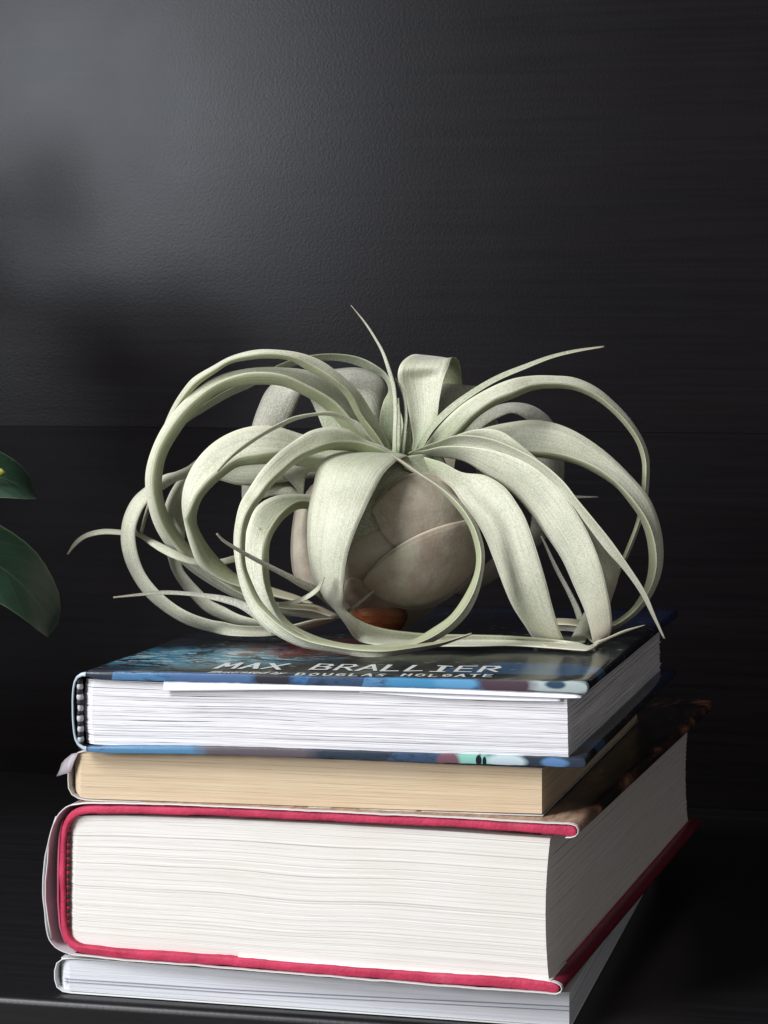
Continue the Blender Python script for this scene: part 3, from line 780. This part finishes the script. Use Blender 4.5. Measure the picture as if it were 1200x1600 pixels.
# left pinkish flank, back neck, upper right, green middle, lower grey, big lower right, lower left
leaf([(462,792,500,790,0),(458,815,505,812,0),(455,848,510,846,0),(456,880,515,880,0),(462,903,520,905,0),(485,918,530,920,0),(510,932,540,930,0)], depthf=bulbdepth(1.0), **SH)
leaf([(560,800,592,795,0),(575,772,602,770,0),(592,742,640,752,0),(622,720,690,742,0),(665,712,712,742,0)], depthf=bulbdepth(.6), name='sheath', mat=M_sheathg, th=1.0)
leaf([(545,860,600,858,0),(548,838,598,838,0),(556,812,597,812,0),(566,792,590,790,0),(578,778,586,778,0)], depthf=bulbdepth(1.6), name='sheath', mat=M_sheathg, th=1.0)
leaf([(540,915,572,912,0),(538,895,592,890,0),(540,870,622,866,0),(548,850,636,850,0),(575,834,630,838,0),(598,826,612,828,0)], depthf=bulbdepth(2.0), **SH)
leaf([(580,800,584,804,0),(584,790,600,838,0),(594,775,618,856,0),(612,756,648,858,0),(640,741,690,842,0),(672,740,725,835,0),(700,752,745,832,0),(725,775,750,830,0)], depthf=bulbdepth(3.0), **SH)
leaf([(567,909,570,916,0),(574,897,582,928,0),(590,879,604,942,0),(610,861,632,951,0),(640,842,664,950,0),(676,826,696,937,0),(710,816,722,917,0),(735,813,740,893,0),(748,822,748,862,0)], depthf=bulbdepth(4.6), **SH)
leaf([(536,935,560,958,0),(540,912,578,940,0),(552,903,582,922,0),(566,908,576,914,0)], depthf=bulbdepth(3.0), name='sheath', mat=M_sheath, th=1.0)
# root stub
def stub_mat():
    t = NT('orange_brown_root_base'); v = t.coord('Object'); sep = t.new('ShaderNodeSeparateXYZ'); t.link(v, sep.inputs[0])
    n = t.noise(v, 80, 4)
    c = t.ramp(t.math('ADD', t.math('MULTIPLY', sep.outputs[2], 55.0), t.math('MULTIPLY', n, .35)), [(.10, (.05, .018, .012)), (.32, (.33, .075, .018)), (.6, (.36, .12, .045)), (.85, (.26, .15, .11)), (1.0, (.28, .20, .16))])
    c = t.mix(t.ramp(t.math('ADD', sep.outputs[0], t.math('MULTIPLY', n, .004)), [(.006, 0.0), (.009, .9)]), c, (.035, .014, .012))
    vn = t.new('ShaderNodeTexVoronoi'); t.link(v, vn.inputs['Vector']); vn.inputs['Scale'].default_value = 160
    c = t.mix(t.ramp(vn.outputs['Distance'], [(.05, .7), (.1, 0.0)]), c, (.06, .03, .02))
    t.set(color=c, rough=.58, spec=.35); t.bump(t.noise(t.coord('Object', scale=(1, 1, 3)), 220, 4), .7, .0015); return t.m
verts = []; faces = []; NS = 32
sprof = [(915,34),(930,43),(945,47),(960,46),(972,41),(983,33),(991,22)]
cd = -9
for (y, r) in sprof:
    c0 = P(590+(y-925)*.12, y, YC+cd/1000)
    for k in range(NS):
        a = 2*math.pi*k/NS; rr = r*MMPX/1000*(1+.05*math.sin(2*a+y*.05)+.03*math.sin(5*a))
        verts.append(Vector((c0.x+rr*math.cos(a), c0.y+rr*.8*math.sin(a), max(c0.z, .0012)))-PL.location)
nr = len(sprof)
for i in range(nr-1):
    for k in range(NS): j = (k+1) % NS; faces.append((i*NS+k, i*NS+j, (i+1)*NS+j, (i+1)*NS+k))
faces.append(tuple(range(NS))); faces.append(tuple((nr-1)*NS+k for k in range(NS))[::-1])
o = new_obj('root_base', verts, faces, stub_mat(), PL)
m = o.modifiers.new('smooth', 'SUBSURF'); m.levels = m.render_levels = 1

# --- the leaves.  Fold stations: (far rim, near rim, depth, half width in depth, keel)
def fold(*rows):
    """rows (ax,ay, kx,ky, bx,by, d[,e]) -> stations"""
    return [(r[0], r[1], r[4], r[5], r[6], (r[7] if len(r) > 7 else None), r[2], r[3]) for r in rows]
# A: thick arch on the far left
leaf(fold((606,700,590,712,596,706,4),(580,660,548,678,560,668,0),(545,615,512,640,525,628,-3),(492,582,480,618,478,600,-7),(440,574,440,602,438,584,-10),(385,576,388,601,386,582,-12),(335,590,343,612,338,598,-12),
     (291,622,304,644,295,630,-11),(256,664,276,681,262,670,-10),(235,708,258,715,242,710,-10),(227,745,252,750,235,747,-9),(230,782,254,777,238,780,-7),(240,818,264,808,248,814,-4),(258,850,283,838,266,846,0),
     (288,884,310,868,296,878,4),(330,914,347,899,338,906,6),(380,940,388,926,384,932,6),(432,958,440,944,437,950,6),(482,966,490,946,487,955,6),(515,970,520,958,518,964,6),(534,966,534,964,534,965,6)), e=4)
# B: double thin arch over the top, ends in a small hook at far left
leaf(fold((613,705,598,702,606,706,2),(598,672,580,680,588,678,0),(576,635,560,652,566,648,-2),(560,611,542,620,550,616,-5),(532,585,519,597,524,592,-8),(501,563,484,579,490,570,-10),(467,551,456,563,460,557,-12),(423,546,423,559,423,551,-13),
     (397,547,397,560,397,553,-13),(360,557,360,567,360,562,-12),(332,572,337,581,334,577,-10),(301,591,310,600,305,596,-8),(285,610,294,618,289,614,-6),(272,630,281,637,276,634,-3),(258,660,266,664,262,662,-1),(246,700,253,702,250,701,2),(239,745,246,746,243,746,4),(230,788,236,790,233,789,5),(224,810,228,811,226,810,5),(219,831,222,833,220,834,5)), e=2.5)
leaf([(226,836,225,840,5),(217,833,216,836,5),(213,826,211,827,5),(213,814,212,814,5)], e=.5, th=.5)
# G: leaf from the heart over the top and down behind A
leaf([(612,712,626,712,4),(600,690,630,692,5),(593,656,629,655,7),(599,628,622,634,8),(607,610,616,613,9),(598,590,606,587,10),(574,578,586,570,10),(545,567,560,558,11),(510,563,527,553,12),(478,567,495,554,12),(450,575,463,560,12),
      (424,586,430,573,12),(393,604,398,594,12),(358,620,352,611,10),(322,641,316,634,8),(284,667,280,660,5),(262,698,254,694,4),(250,735,244,733,3),(248,775,241,775,3),(262,815,256,818,3),(285,848,280,851,3)], M_leafg, e=2.5, bulge=-.25)
# W: broad back leaf going left, brown-grey
leaf([(612,690,590,705,14),(609,640,580,665,18),(600,592,566,640,22),(562,575,535,628,25),(519,577,508,622,28),(472,580,488,614,30),(440,588,474,612,31),(418,608,468,622,32),(403,638,456,650,32),(394,665,444,670,32),(386,700,432,705,32),
      (380,732,420,737,31),(378,762,412,766,30),(379,790,402,795,29),(384,825,400,828,28),(393,858,395,858,26)], M_leafb, e=6, bulge=.35)
# AB: dark green leaf behind A
leaf([(470,596,488,594,24),(478,612,496,612,22),(487,628,509,632,19),(497,650,527,652,16),(508,672,548,680,12),(545,700,580,705,6)], M_leafg, e=3, bulge=-.2)
# AA: thin leaf curving left over the second arch
leaf([(602,706,608,700,-6),(590,702,597,698,-8),(574,688,580,682,-10),(563,675,567,664,-12),(546,661,545,652,-14),(527,652,520,643,-17),(500,649,490,645,-20),(467,655,458,651,-23),(436,668,430,664,-26),(410,682,404,679,-28),(386,698,380,695,-30),(362,716,358,714,-31),(340,737,339,736,-31)], e=1.5, bulge=.3)
# C: broad arch in the left middle
leaf(fold((590,706,585,722,588,714,-2),(550,700,545,725,548,712,-5),(510,690,500,730,505,712,-8),(467,677,458,724,457,706,-12),(434,667,430,722,430,703,-15),(402,665,400,722,400,707,-17),(370,672,371,726,371,713,-18),(340,687,348,741,345,730,-19),
     (315,709,328,759,320,752,-20),(297,735,314,777,305,772,-20),(286,765,307,797,294,795,-20),(284,791,306,814,288,808,-19),(289,822,310,828,292,823,-17),(297,852,323,851,300,852,-14),(311,884,343,875,314,884,-10),
     (347,908,369,898,349,908,-7),(388,922,398,910,389,921,-5),(428,933,432,921,429,932,-4),(465,941,468,933,466,940,-3),(489,944,489,943,489,943,-3)), e=5)
# F: outermost loop on the left
leaf([(600,712,596,735,6),(545,708,540,742,8),(480,710,476,748,10),(425,712,418,756,8),(378,714,375,758,6),(342,714,340,749,4),(312,716,314,741,3),(293,729,295,747,2),(275,737,277,752,1),(254,743,257,764,0),(226,762,240,776,0),(207,780,227,790,0),(194,806,219,805,0),
      (189,836,212,828,0),(192,864,213,853,0),(203,894,223,888,0),(224,927,242,916,-1),(253,953,268,940,-2),(285,973,296,957,-4),(318,985,328,968,-6),(350,992,350,972,-8),(376,994,374,977,-10),(432,993,425,978,-11),(471,985,456,976,-10),(503,977,490,968,-8),(531,966,531,965,-6)], e=2.5, bulge=.3)
# Z: loop behind, left
leaf([(430,690,440,720,14),(380,700,385,735,13),(335,718,345,750,12),(305,733,318,755,12),(282,747,304,768,11),(270,762,294,786,11),(259,786,290,806,11),(256,810,289,832,12),(257,840,288,860,12),(262,870,285,886,13),(270,894,298,905,13),(285,918,314,922,13),(300,935,330,938,12),
      (320,955,350,948,10),(352,971,373,960,7),(388,980,401,968,3),(432,984,433,975,0),(460,984,460,983,-2)], M_leaf, e=3, bulge=.25)
# P: leaf passing behind the loops to the far left tip
leaf([(408,858,408,872,4),(388,864,388,878,3),(366,868,367,879,2),(348,873,348,883,1),(328,876,326,886,0),(300,872,300,882,-3),(276,861,272,873,-3),(254,850,250,862,0),(234,840,232,850,3),(214,831,214,838,5),(189,828,189,836,6),(159,827,161,835,6),(133,834,134,841,6),(116,847,118,853,5),(105,866,106,866,4)], M_leaf, e=1.5, bulge=.25)
# TC: straight dry tip, lower left
leaf([(430,975,425,992,-34),(412,960,408,978,-32),(396,947,394,964,-30),(376,938,373,950,-26),(350,931,350,942,-23),(317,927,317,934,-20),(285,924,285,930,-19),(252,923,252,929,-18),(220,927,220,931,-18),(177,933,177,934,-18)], M_leafb, e=1.2, bulge=.2)
# TD: thin brown tendril across the front loops
leaf([(530,935,524,955,-22),(512,925,507,942,-27),(498,917,493,930,-33),(474,907,468,917,-39),(451,896,447,904,-44),(410,876,407,882,-52),(372,856,370,861,-59),(350,843,348,846,-62),(339,833,338,834,-63)], M_leafb, e=1.2, bulge=.2)
# TE: curled tip
leaf([(392,930,394,942,-26),(408,938,410,948,-29),(428,941,430,948,-33),(458,938,459,945,-37),(481,928,481,936,-41),(497,915,499,922,-45),(506,901,507,902,-47)], M_leaf, e=1.2, bulge=.2)
# D: front loop, upper and outer
leaf(fold((622,712,618,722,621,718,-10),(598,697,588,716,597,701,-13),(571,687,556,705,564,690,-16),(549,673,528,702,540,688,-19),(521,667,512,701,518,690,-22),(488,672,486,708,492,699,-26),(462,687,466,719,466,711,-30),(434,708,440,740,442,731,-36),(408,735,421,760,418,753,-41),
     (388,765,406,780,402,774,-45),(376,785,397,792,391,787,-48),(368,815,386,813,379,812,-50),(365,848,382,846,373,846,-51),(369,886,383,884,376,884,-52),(376,917,393,912,384,913,-53),(387,945,407,940,398,942,-54),(403,969,425,962,418,963,-56),(431,992,447,982,444,984,-58),
     (471,1011,478,998,477,1001,-60),(525,1020,525,1007,525,1012,-62),(563,1026,563,1011,563,1017,-63),(603,1026,603,1013,603,1018,-63),(645,1019,641,1009,643,1013,-60),(690,1009,688,1003,689,1005,-56),(717,999,716,996,716,997,-54),(737,991,737,990,737,990,-53)), e=3)
# E: broad pale ribbon whose tail runs round the bottom and up to the heart
leaf(fold((545,775,545,797,545,785,-8),(505,775,503,797,504,785,-12),(470,772,468,794,468,782,-18),(430,775,442,809,440,799,-25),(400,793,425,830,420,825,-31),(385,830,418,850,411,850,-36),(380,870,417,878,409,880,-39),(387,908,419,912,413,912,-41),(402,940,430,945,423,942,-43),
     (428,970,445,966,438,969,-45),(460,992,465,982,462,987,-47),(500,1010,505,999,502,1005,-49),(550,1018,552,1008,551,1014,-51),(605,1019,603,1008,604,1014,-52),(652,1012,644,1001,648,1007,-51),(692,995,676,983,685,990,-50),(726,966,706,961,716,964,-49),(744,936,728,929,737,933,-48),
     (754,900,742,897,749,899,-47),(757,862,745,865,752,863,-46),(745,820,734,824,740,821,-45),(722,786,713,792,718,788,-43),(690,759,686,765,688,761,-39),(657,737,653,742,655,739,-35),(627,718,625,721,626,719,-30),(613,710,612,711,612,710,-27)), e=3)
# I: broad leaf falling in front of the bulb, tail running right along the cover
leaf([(598,700,640,714,-6),(560,702,632,714,-12),(526,708,618,722,-22),(501,722,600,740,-29),(490,757,582,772,-34),(482,797,570,797,-39),(480,831,555,831,-41),(482,868,543,868,-41),(490,905,537,908,-39),(504,933,536,936,-36),(524,955,539,950,-33,2),(540,976,552,963,-31,2),(558,1000,575,975,-28,3),
      (590,1008,603,983,-26,4),(630,1010,640,988,-25,4),(680,1010,682,991,-25,3),(740,1010,740,992,-26,2),(800,1009,800,994,-28,2),(865,1013,865,999,-31,1.5),(903,1016,904,1004,-34,1),(921,1016,921,1009,-36,.6),(933,1009,931,1003,-37,.5),(950,1000,949,996,-38,.4),(975,989,974,985,-39,.3),(1008,977,1008,976,-40,.1)], M_leaf, e=5, bulge=.14, th=.65)
# TF: little tip beside the root
leaf([(520,968,517,962,-22),(534,962,531,957,-26),(549,954,546,950,-30),(566,941,563,937.5,-31),(584,924,583,923,-32)], M_leafb, e=.5, bulge=.2, th=.6)
# under-leaf at the heart, right of centre
leaf([(625,716,632,732,-16),(645,711,655,742,-14),(670,710,682,742,-10),(692,714,700,735,-4)], M_leafg, e=2, bulge=-.2)
# J: first broad leaf on the right
leaf([(640,722,655,712,-4),(660,738,690,722,-12),(684,748,722,738,-18),(705,762,758,743,-23),(721,784,788,761,-28),(741,810,808,787,-32),(757,838,822,812,-35),(771,873,837,855,-37),(790,923,853,908,-37),(803,951,864,950,-35),(820,977,873,980,-32),(835,999,882,1000,-28),(852,1010,893,1010,-24)], M_leaf, e=4, bulge=.10, th=.65)
# K: second broad leaf on the right
leaf([(634,716,640,706,-3),(660,713,664,703,-8),(690,714,694,697,-13),(725,721,737,698,-19),(757,740,780,706,-25),(800,770,828,726,-31),(829,802,868,758,-35),(850,832,896,793,-38),(877,872,920,835,-40),(898,918,938,880,-41),(914,955,949,922,-40),(922,982,955,955,-38),(927,1003,956,982,-35),(932,1010,950,1000,-31)], M_leaf, e=4, bulge=.14, th=.65)
leaf([(936,1008,930,1005,-28),(928,1004,922,1001,-24),(923,996,916,994,-22),(922,985,919,985,-21)], M_leaf, e=1, bulge=.2)
# curled ends standing behind K
leaf([(884,1006,914,1004,-14),(893,995,918,996,-12),(902,978,925,982,-10),(914,955,938,962,-8),(932,930,950,942,-7),(946,905,957,922,-6),(955,885,960,895,-5)], M_leaf, e=2.5, bulge=.3)
leaf([(903,972,912,966,6),(896,950,904,946,8),(886,927,893,925,9),(865,886,871,885,12),(850,850,853,849,14),(845,838,846,837,15)], M_leafb, e=1, bulge=.3)
# M2: long narrow leaf with its tip past the book's edge
leaf([(640,716,636,709,-4),(662,708,656,700,-10),(688,706,683,690,-15),(716,700,714,680,-20),(760,704,762,684,-26),(800,722,805,700,-32),(836,744,845,722,-37),(870,768,880,752,-41),(893,788,902,780,-44),(918,822,926,809,-47),(947,860,955,845,-48),(974,890,981,882,-48),(1001,928,1009,926,-47),(1018,961,1024,962,-45),(1037,997,1039,998,-43)], M_leaf, e=2, bulge=-.3)
# M1: leaf behind M2
leaf([(660,712,664,700,-2),(690,704,702,684,-5),(726,694,744,671,-9),(758,700,780,673,-12),(790,724,812,694,-15),(830,765,850,727,-18),(865,805,892,770,-19),(893,850,930,815,-19),(912,900,955,852,-17),(920,930,967,880,-14),(926,955,966,903,-11),(935,970,956,935,-8),(945,962,950,955,-6)], M_leaf, e=4, bulge=.25)
# L: large arch on the right
leaf(fold((655,702,662,712,660,708,2),(700,688,715,706,710,700,5),(748,671,765,702,760,692,6),(790,661,800,705,797,699,6),(835,656,838,708,834,703,4),(870,662,878,715,868,706,2),(906,678,906,723,898,714,0),(950,709,940,742,932,729,-3),(986,744,966,761,963,752,-6),
     (1013,776,985,784,988,778,-9),(1029,813,1003,813,1012,813,-11),(1036,850,1013,846,1024,850,-12),(1035,886,1015,884,1026,886,-13),(1026,916,1008,917,1018,917,-13),(1009,945,992,946,1001,945,-12),(982,970,975,962,979,966,-10),(956,985,956,973,956,979,-8),(920,990,920,972,920,981,-5),(890,986,890,968,890,977,-2),(862,984,862,968,862,976,2),(835,975,835,974,835,974,6)), e=5)
# N: upper arch on the right
leaf(fold((652,710,667,713,664,711,0),(668,690,695,694,690,693,0),(690,662,717,677,709,677,-2),(722,632,745,650,735,650,-4),(765,606,777,630,770,624,-4),(800,592,802,620,800,612,-3),(832,587,833,608,832,600,0),(865,587,865,605,865,598,2),(897,590,897,608,897,602,4),(930,604,928,621,929,614,5),
     (962,630,956,642,959,637,6),(988,659,980,668,984,664,7),(1006,689,996,693,1001,691,8),(1014,715,1004,719,1009,717,9),(1015,739,1005,741,1010,740,9),(1013,769,1003,768,1008,769,9),(1009,797,1000,793,1004,795,9),(1000,823,994,819,997,821,8),(985,862,979,858,982,860,7),(970,893,965,890,967,892,5),(957,926,953,923,955,925,3),(950,945,949,944,949,944,2)), e=3)
# O: thin leaf pointing up right
leaf([(646,714,653,716,-2),(655,690,664,694,-6),(669,667,678,672,-9),(699,636,708,642,-12),(738,608,744,615,-15),(777,586,780,594,-17),(820,569,822,576,-19),(860,555,862,560,-20),(900,546,901,550,-21),(944,541,944,542,-22)], M_leafg, e=1.2, bulge=-.3)
# Q: broad leaf standing up in the middle, folding back
leaf([(640,714,658,714,3),(645,690,668,687,5),(641,660,682,656,7),(634,624,687,622,9),(622,592,694,590,11,0),(624,573,701,572,13,0,662,574),(633,561,705,560,17,0,668,564),(646,554,712,559,23,1,682,561),(660,556,718,567,28,2,694,560),(668,572,721,590,32,2),(672,610,722,625,34),(670,660,720,670,35),(668,710,712,716,34),(670,750,705,755,32)], M_leaf, e=1, bulge=-.28)
# R: brown leaf behind to the right of Q
leaf([(660,690,690,700,12),(672,650,712,655,18),(684,615,732,622,25),(690,600,748,604,32,2),(700,598,760,622,38,2),(712,610,772,648,42,2),(725,640,783,672,44,2),(735,690,790,710,44),(745,740,790,750,42),(755,790,785,792,38)], M_leafb, e=1, bulge=.2)
# S: arch behind on the right, hanging down
leaf([(690,700,705,712,10),(722,672,735,690,14),(745,648,760,664,18),(772,635,785,650,21),(800,629,802,646,24),(832,634,822,655,27),(858,652,834,672,30),(874,680,838,698,32),(881,712,838,725,33),(881,745,836,750,33),(876,785,832,785,32),(862,825,830,815,29),(845,850,824,840,26),(810,872,795,855,24),(775,906,765,876,22),(745,922,735,904,20),(715,932,712,926,18)], M_leafb, e=3, bulge=.3)
# far tiny tip
leaf([(870,772,870,780,10),(895,774,895,779,12),(914,775,914,778,13),(935,776,935,777,14)], M_leafb, e=.5, bulge=.1, th=.5)
# small pale leaves between loops and bulb, left
leaf([(505,705,525,735,-2),(470,716,505,738,0),(436,738,482,738,3),(452,752,477,748,4),(463,765,475,764,5),(468,776,474,776,6)], M_leaf, e=1.5, bulge=.2)
leaf([(400,768,395,790,14),(415,757,412,778,12),(434,750,434,774,10),(454,758,452,780,8),(470,773,468,788,6),(490,785,488,800,4)], M_leaf, e=1.5, bulge=.25)
# spikes at the heart
leaf([(613,716,621,716,-8,.8),(614,680,620,680,-9,.8),(615,640,621,640,-10,.8),(612,605,618,603,-11,.7),(604,575,609,572,-12,.6),(596,551,600,549,-12,.5),(585,530,588,528,-12,.4),(570,506,572,504,-12,.3),(548,477,549,477,-12,.1)], M_leaf, e=.8, bulge=.3, th=.9)
leaf([(622,716,631,716,-6),(628,680,635,680,-7),(632,645,637,645,-8),(628,615,632,613,-9),(617,591,618,590,-10)], M_leafg, e=.8, bulge=.3, th=.9)
leaf([(617,716,628,716,-4),(620,680,627,680,-5),(622,650,626,650,-6),(622,622,623,622,-7)], M_leafg, e=.8, bulge=.3, th=.9)
leaf([(628,716,644,716,-1),(632,690,643,690,-2),(638,668,642,668,-3),(639,655,640,655,-4)], M_leafg, e=.8, bulge=.3, th=.9)

# ================================================================== NEIGHBOUR PLANT (left, mostly beyond the frame)
def rubber_mat():
    t = NT('dark_glossy_leaf'); uvn = t.new('ShaderNodeUVMap'); sep = t.new('ShaderNodeSeparateXYZ'); t.link(uvn.outputs[0], sep.inputs[0])
    v = t.coord('Object')
    d = t.math('ABSOLUTE', t.math('SUBTRACT', sep.outputs[0], .5))
    c = t.mix(t.ramp(t.noise(v, 60, 4), [(.35, 0.0), (.65, 1.0)]), (.009, .026, .014), (.015, .040, .021))
    c = t.mix(t.ramp(d, [(.475, 0.0), (.495, .6)]), c, (.12, .17, .10))
    c = t.mix(t.ramp(d, [(.0, .5), (.018, 0.0)]), c, (.06, .11, .05))
    ve = t.math('FRACT', t.math('ADD', t.math('MULTIPLY', sep.outputs[1], 11.0), t.math('MULTIPLY', d, -4.5)))
    c = t.mix(t.ramp(t.math('ABSOLUTE', t.math('SUBTRACT', ve, .5)), [(.0, .28), (.07, 0.0)]), c, (.045, .085, .04))
    t.bump(t.math('ABSOLUTE', t.math('SUBTRACT', ve, .5)), .12, .0008)
    vn = t.new('ShaderNodeTexVoronoi'); t.link(v, vn.inputs['Vector']); vn.inputs['Scale'].default_value = 220
    dust = t.math('MULTIPLY', t.ramp(vn.outputs['Distance'], [(.05, 1.0), (.09, 0.0)]), t.ramp(t.noise(v, 70, 2), [(.60, 0.0), (.66, .6)]))
    c = t.mix(dust, c, (.35, .38, .34))
    t.set(color=c, rough=.50, spec=.35); return t.m
M_rub = rubber_mat()
M_stem = NT('green_stem').set(color=(.05, .09, .03), rough=.5).m
NP_ = empty('potted_houseplant', (-.315, .845, zsh), 0, 'dark green houseplant reaching in at the left edge with large smooth leaves', 'houseplant')
def tube(name, pts, r0, r1, mat, parent, n=10):
    verts = []; faces = []; m = len(pts); pts = [Vector(p) for p in pts]
    for i, p in enumerate(pts):
        tg = (pts[min(m-1, i+1)]-pts[max(0, i-1)]).normalized(); a = tg.orthogonal().normalized(); b = tg.cross(a)
        r = r0+(r1-r0)*i/(m-1)
        for k in range(n): th = 2*math.pi*k/n; verts.append(p+a*math.cos(th)*r+b*math.sin(th)*r)
    for i in range(m-1):
        for k in range(n): j = (k+1) % n; faces.append((i*n+k, i*n+j, (i+1)*n+j, (i+1)*n+k))
    return new_obj(name, verts, faces, mat, parent)
def blade(base, tipv, width, face, curl, mat, parent, shape=None):
    """oval leaf blade from base to tip; face = rough facing direction"""
    base = Vector(base); tipv = Vector(tipv); ax = tipv-base; L = ax.length; ax.normalize()
    side = ax.cross(Vector(face)).normalized(); nn = side.cross(ax).normalized()
    nl, nw = 26, 12; verts = []; uvs = []; faces = []
    for sgn in (1, -1):
        for i in range(nl+1):
            u = i/nl; wd = width*(math.sin(math.pi*min(1, u*.96+.02))**.62)*(.72+.5*u*(1.25-u)) if not shape else width*shape(u)
            for q in range(nw+1):
                vq = q/nw*2-1
                p = base+ax*(L*u)+side*(wd*vq*.5)+nn*(curl*L*(math.sin(u*math.pi*.5)*-.25*u)+abs(vq)**1.6*wd*.10+sgn*.0004)
                verts.append(p); uvs.append((q/nw, u))
    S = (nl+1)*(nw+1)
    for sg in (0, 1):
        for i in range(nl):
            for q in range(nw):
                a = sg*S+i*(nw+1)+q; f = (a, a+1, a+nw+2, a+nw+1); faces.append(f if sg == 0 else f[::-1])
    o = new_obj('leaf', [v for v in verts], faces, mat, parent, uvs=uvs)
    return o
def loc(p): return Vector(p)-NP_.location
stem_top = Vector((-.308, .85, .15)); stem0 = Vector((-.315, .845, zsh+.07))
tube('stem', [loc(stem0), loc((-.311, .845, -.02)), loc((-.315, .845, .08)), loc(stem_top)], .0045, .003, M_stem, NP_)
# the two blades seen in the photograph, traced as surfaces at their own distance
def traced(up, lo, Y, tilt, extra=None):
    n = 24; U = resample(up, n); Lo = resample(lo, n); NWb = 10; verts = []; uvs = []; faces = []
    for sg in (0, 1):
        for i in range(n):
            for q in range(NWb+1):
                u = q/NWb; x = U[i][0]*(1-u)+Lo[i][0]*u; y = U[i][1]*(1-u)+Lo[i][1]*u
                Yq = Y+tilt*(u-.5)+.004*(2*u-1)**2+.0006*sg; verts.append(loc(P(x, y, Yq))); uvs.append((u, i/n))
    S = n*(NWb+1)
    for sg in (0, 1):
        for i in range(n-1):
            for q in range(NWb):
                a = sg*S+i*(NWb+1)+q; f = (a, a+1, a+NWb+2, a+NWb+1); faces.append(f[::-1] if sg == 0 else f)
    return new_obj('leaf', verts, faces, M_rub, NP_, uvs=uvs)
lf = traced([(-330,800),(-240,770),(-150,768),(-70,785),(0,820),(30,838),(55,860),(78,892),(92,925),(95,952),(90,975),(84,988),(76,994)],
       [(-330,803),(-270,850),(-180,880),(-80,905),(0,943),(15,952),(30,962),(45,973),(56,982),(63,989),(68,993),(72,995),(75,996)], .70, -.03)
lf2 = traced([(-300,700),(-200,655),(-100,660),(-40,685),(0,705),(20,716),(36,730),(47,745),(53,760),(56,772),(57,778)],
       [(-300,703),(-240,745),(-160,770),(-80,778),(-20,778),(0,777.5),(14,778),(28,779),(40,780),(50,780),(57,780)], .74, -.02)
M_yel = NT('yellow_variegation').set(color=(.42, .40, .05), rough=.4).m
patch3('yellow_fleck', [[loc(P(-30,738,.7335)), loc(P(-12,733,.7345)), loc(P(2,732,.7345)), loc(P(9,738,.7345))], [loc(P(-30,744,.7335)), loc(P(-12,745,.7345)), loc(P(0,743,.7345)), loc(P(5,740,.7345))]], M_yel, lf2, th=.0002)
tube('petiole', [loc((-.312, .845, .03)), loc((-.265, .79, .045)), loc(P(-330, 801, .70))], .0022, .0016, M_stem, NP_)
tube('petiole', [loc((-.313, .845, .06)), loc((-.265, .80, .075)), loc(P(-300, 702, .74))], .0022, .0016, M_stem, NP_)
rr = random.Random(5)
for (z0, dx, dy, dz, ln_, wd_) in [(.07, .085, -.02, .045, .085, .05), (.10, .07, .05, .02, .08, .045), (.12, -.08, -.02, .03, .09, .05), (.05, -.09, .02, .02, .1, .055),
        (.12, .045, -.06, .02, .06, .042), (.02, -.06, -.08, .01, .09, .05), (.15, -.03, .07, .04, .06, .045), (.11, .06, .06, .005, .07, .05), (.09, .08, .0, -.02, .06, .05), (-.03, -.05, .08, .0, .09, .05)]:
    b0 = Vector((-.311, .847, z0)); dv = Vector((dx, dy, dz)); b1 = b0+dv*.35; tip_ = b0+dv*.35+dv.normalized()*ln_
    tube('petiole', [loc(b0), loc(b0+dv*.2+Vector((0, 0, .006))), loc(b1)], .002, .0014, M_stem, NP_)
    blade(loc(b1), loc(tip_), wd_, (0.3, -.8, .5), .3, M_rub, NP_)
for (b_, t_, wd_) in [((-.308, .868, .124), (-.238, .885, .130), .036), ((-.294, .868, .160), (-.300, .882, .212), .026), ((-.300, .870, .120), (-.245, .885, .098), .030)]:
    tube('petiole', [loc((-.311, .847, b_[2]-.03)), loc((-.304, .855, b_[2]-.008)), loc(b_)], .002, .0014, M_stem, NP_)
    blade(loc(b_), loc(t_), wd_, (-.6, -.75, .25), .15, M_rub, NP_)
# pot and soil stand on the shelf
pot = []; pf = []; NPp = 40
for (z, r) in [(0, .038), (.004, .042), (.07, .050), (.078, .053), (.082, .053), (.083, .050), (.074, .047), (.070, .040)]:
    for k in range(NPp): a = 2*math.pi*k/NPp; pot.append((r*math.cos(a), r*math.sin(a), z))
for i in range(7):
    for k in range(NPp): j = (k+1) % NPp; pf.append((i*NPp+k, i*NPp+j, (i+1)*NPp+j, (i+1)*NPp+k))
pf.append(tuple(range(NPp))[::-1])
new_obj('pot', pot, pf, NT('dark_pot').set(color=(.03, .03, .035), rough=.5).m, NP_)
so = [(0, 0, .071)]+[(.0455*math.cos(2*math.pi*k/30), .0455*math.sin(2*math.pi*k/30), .071) for k in range(30)]
new_obj('soil', so, [(0, k+1, (k+1) % 30+1) for k in range(30)], NT('potting_soil').set(color=(.03, .02, .015), rough=.95).m, NP_)
print('tris approx', sum(len(o.data.polygons) for o in bpy.data.objects if o.type == 'MESH')*2)
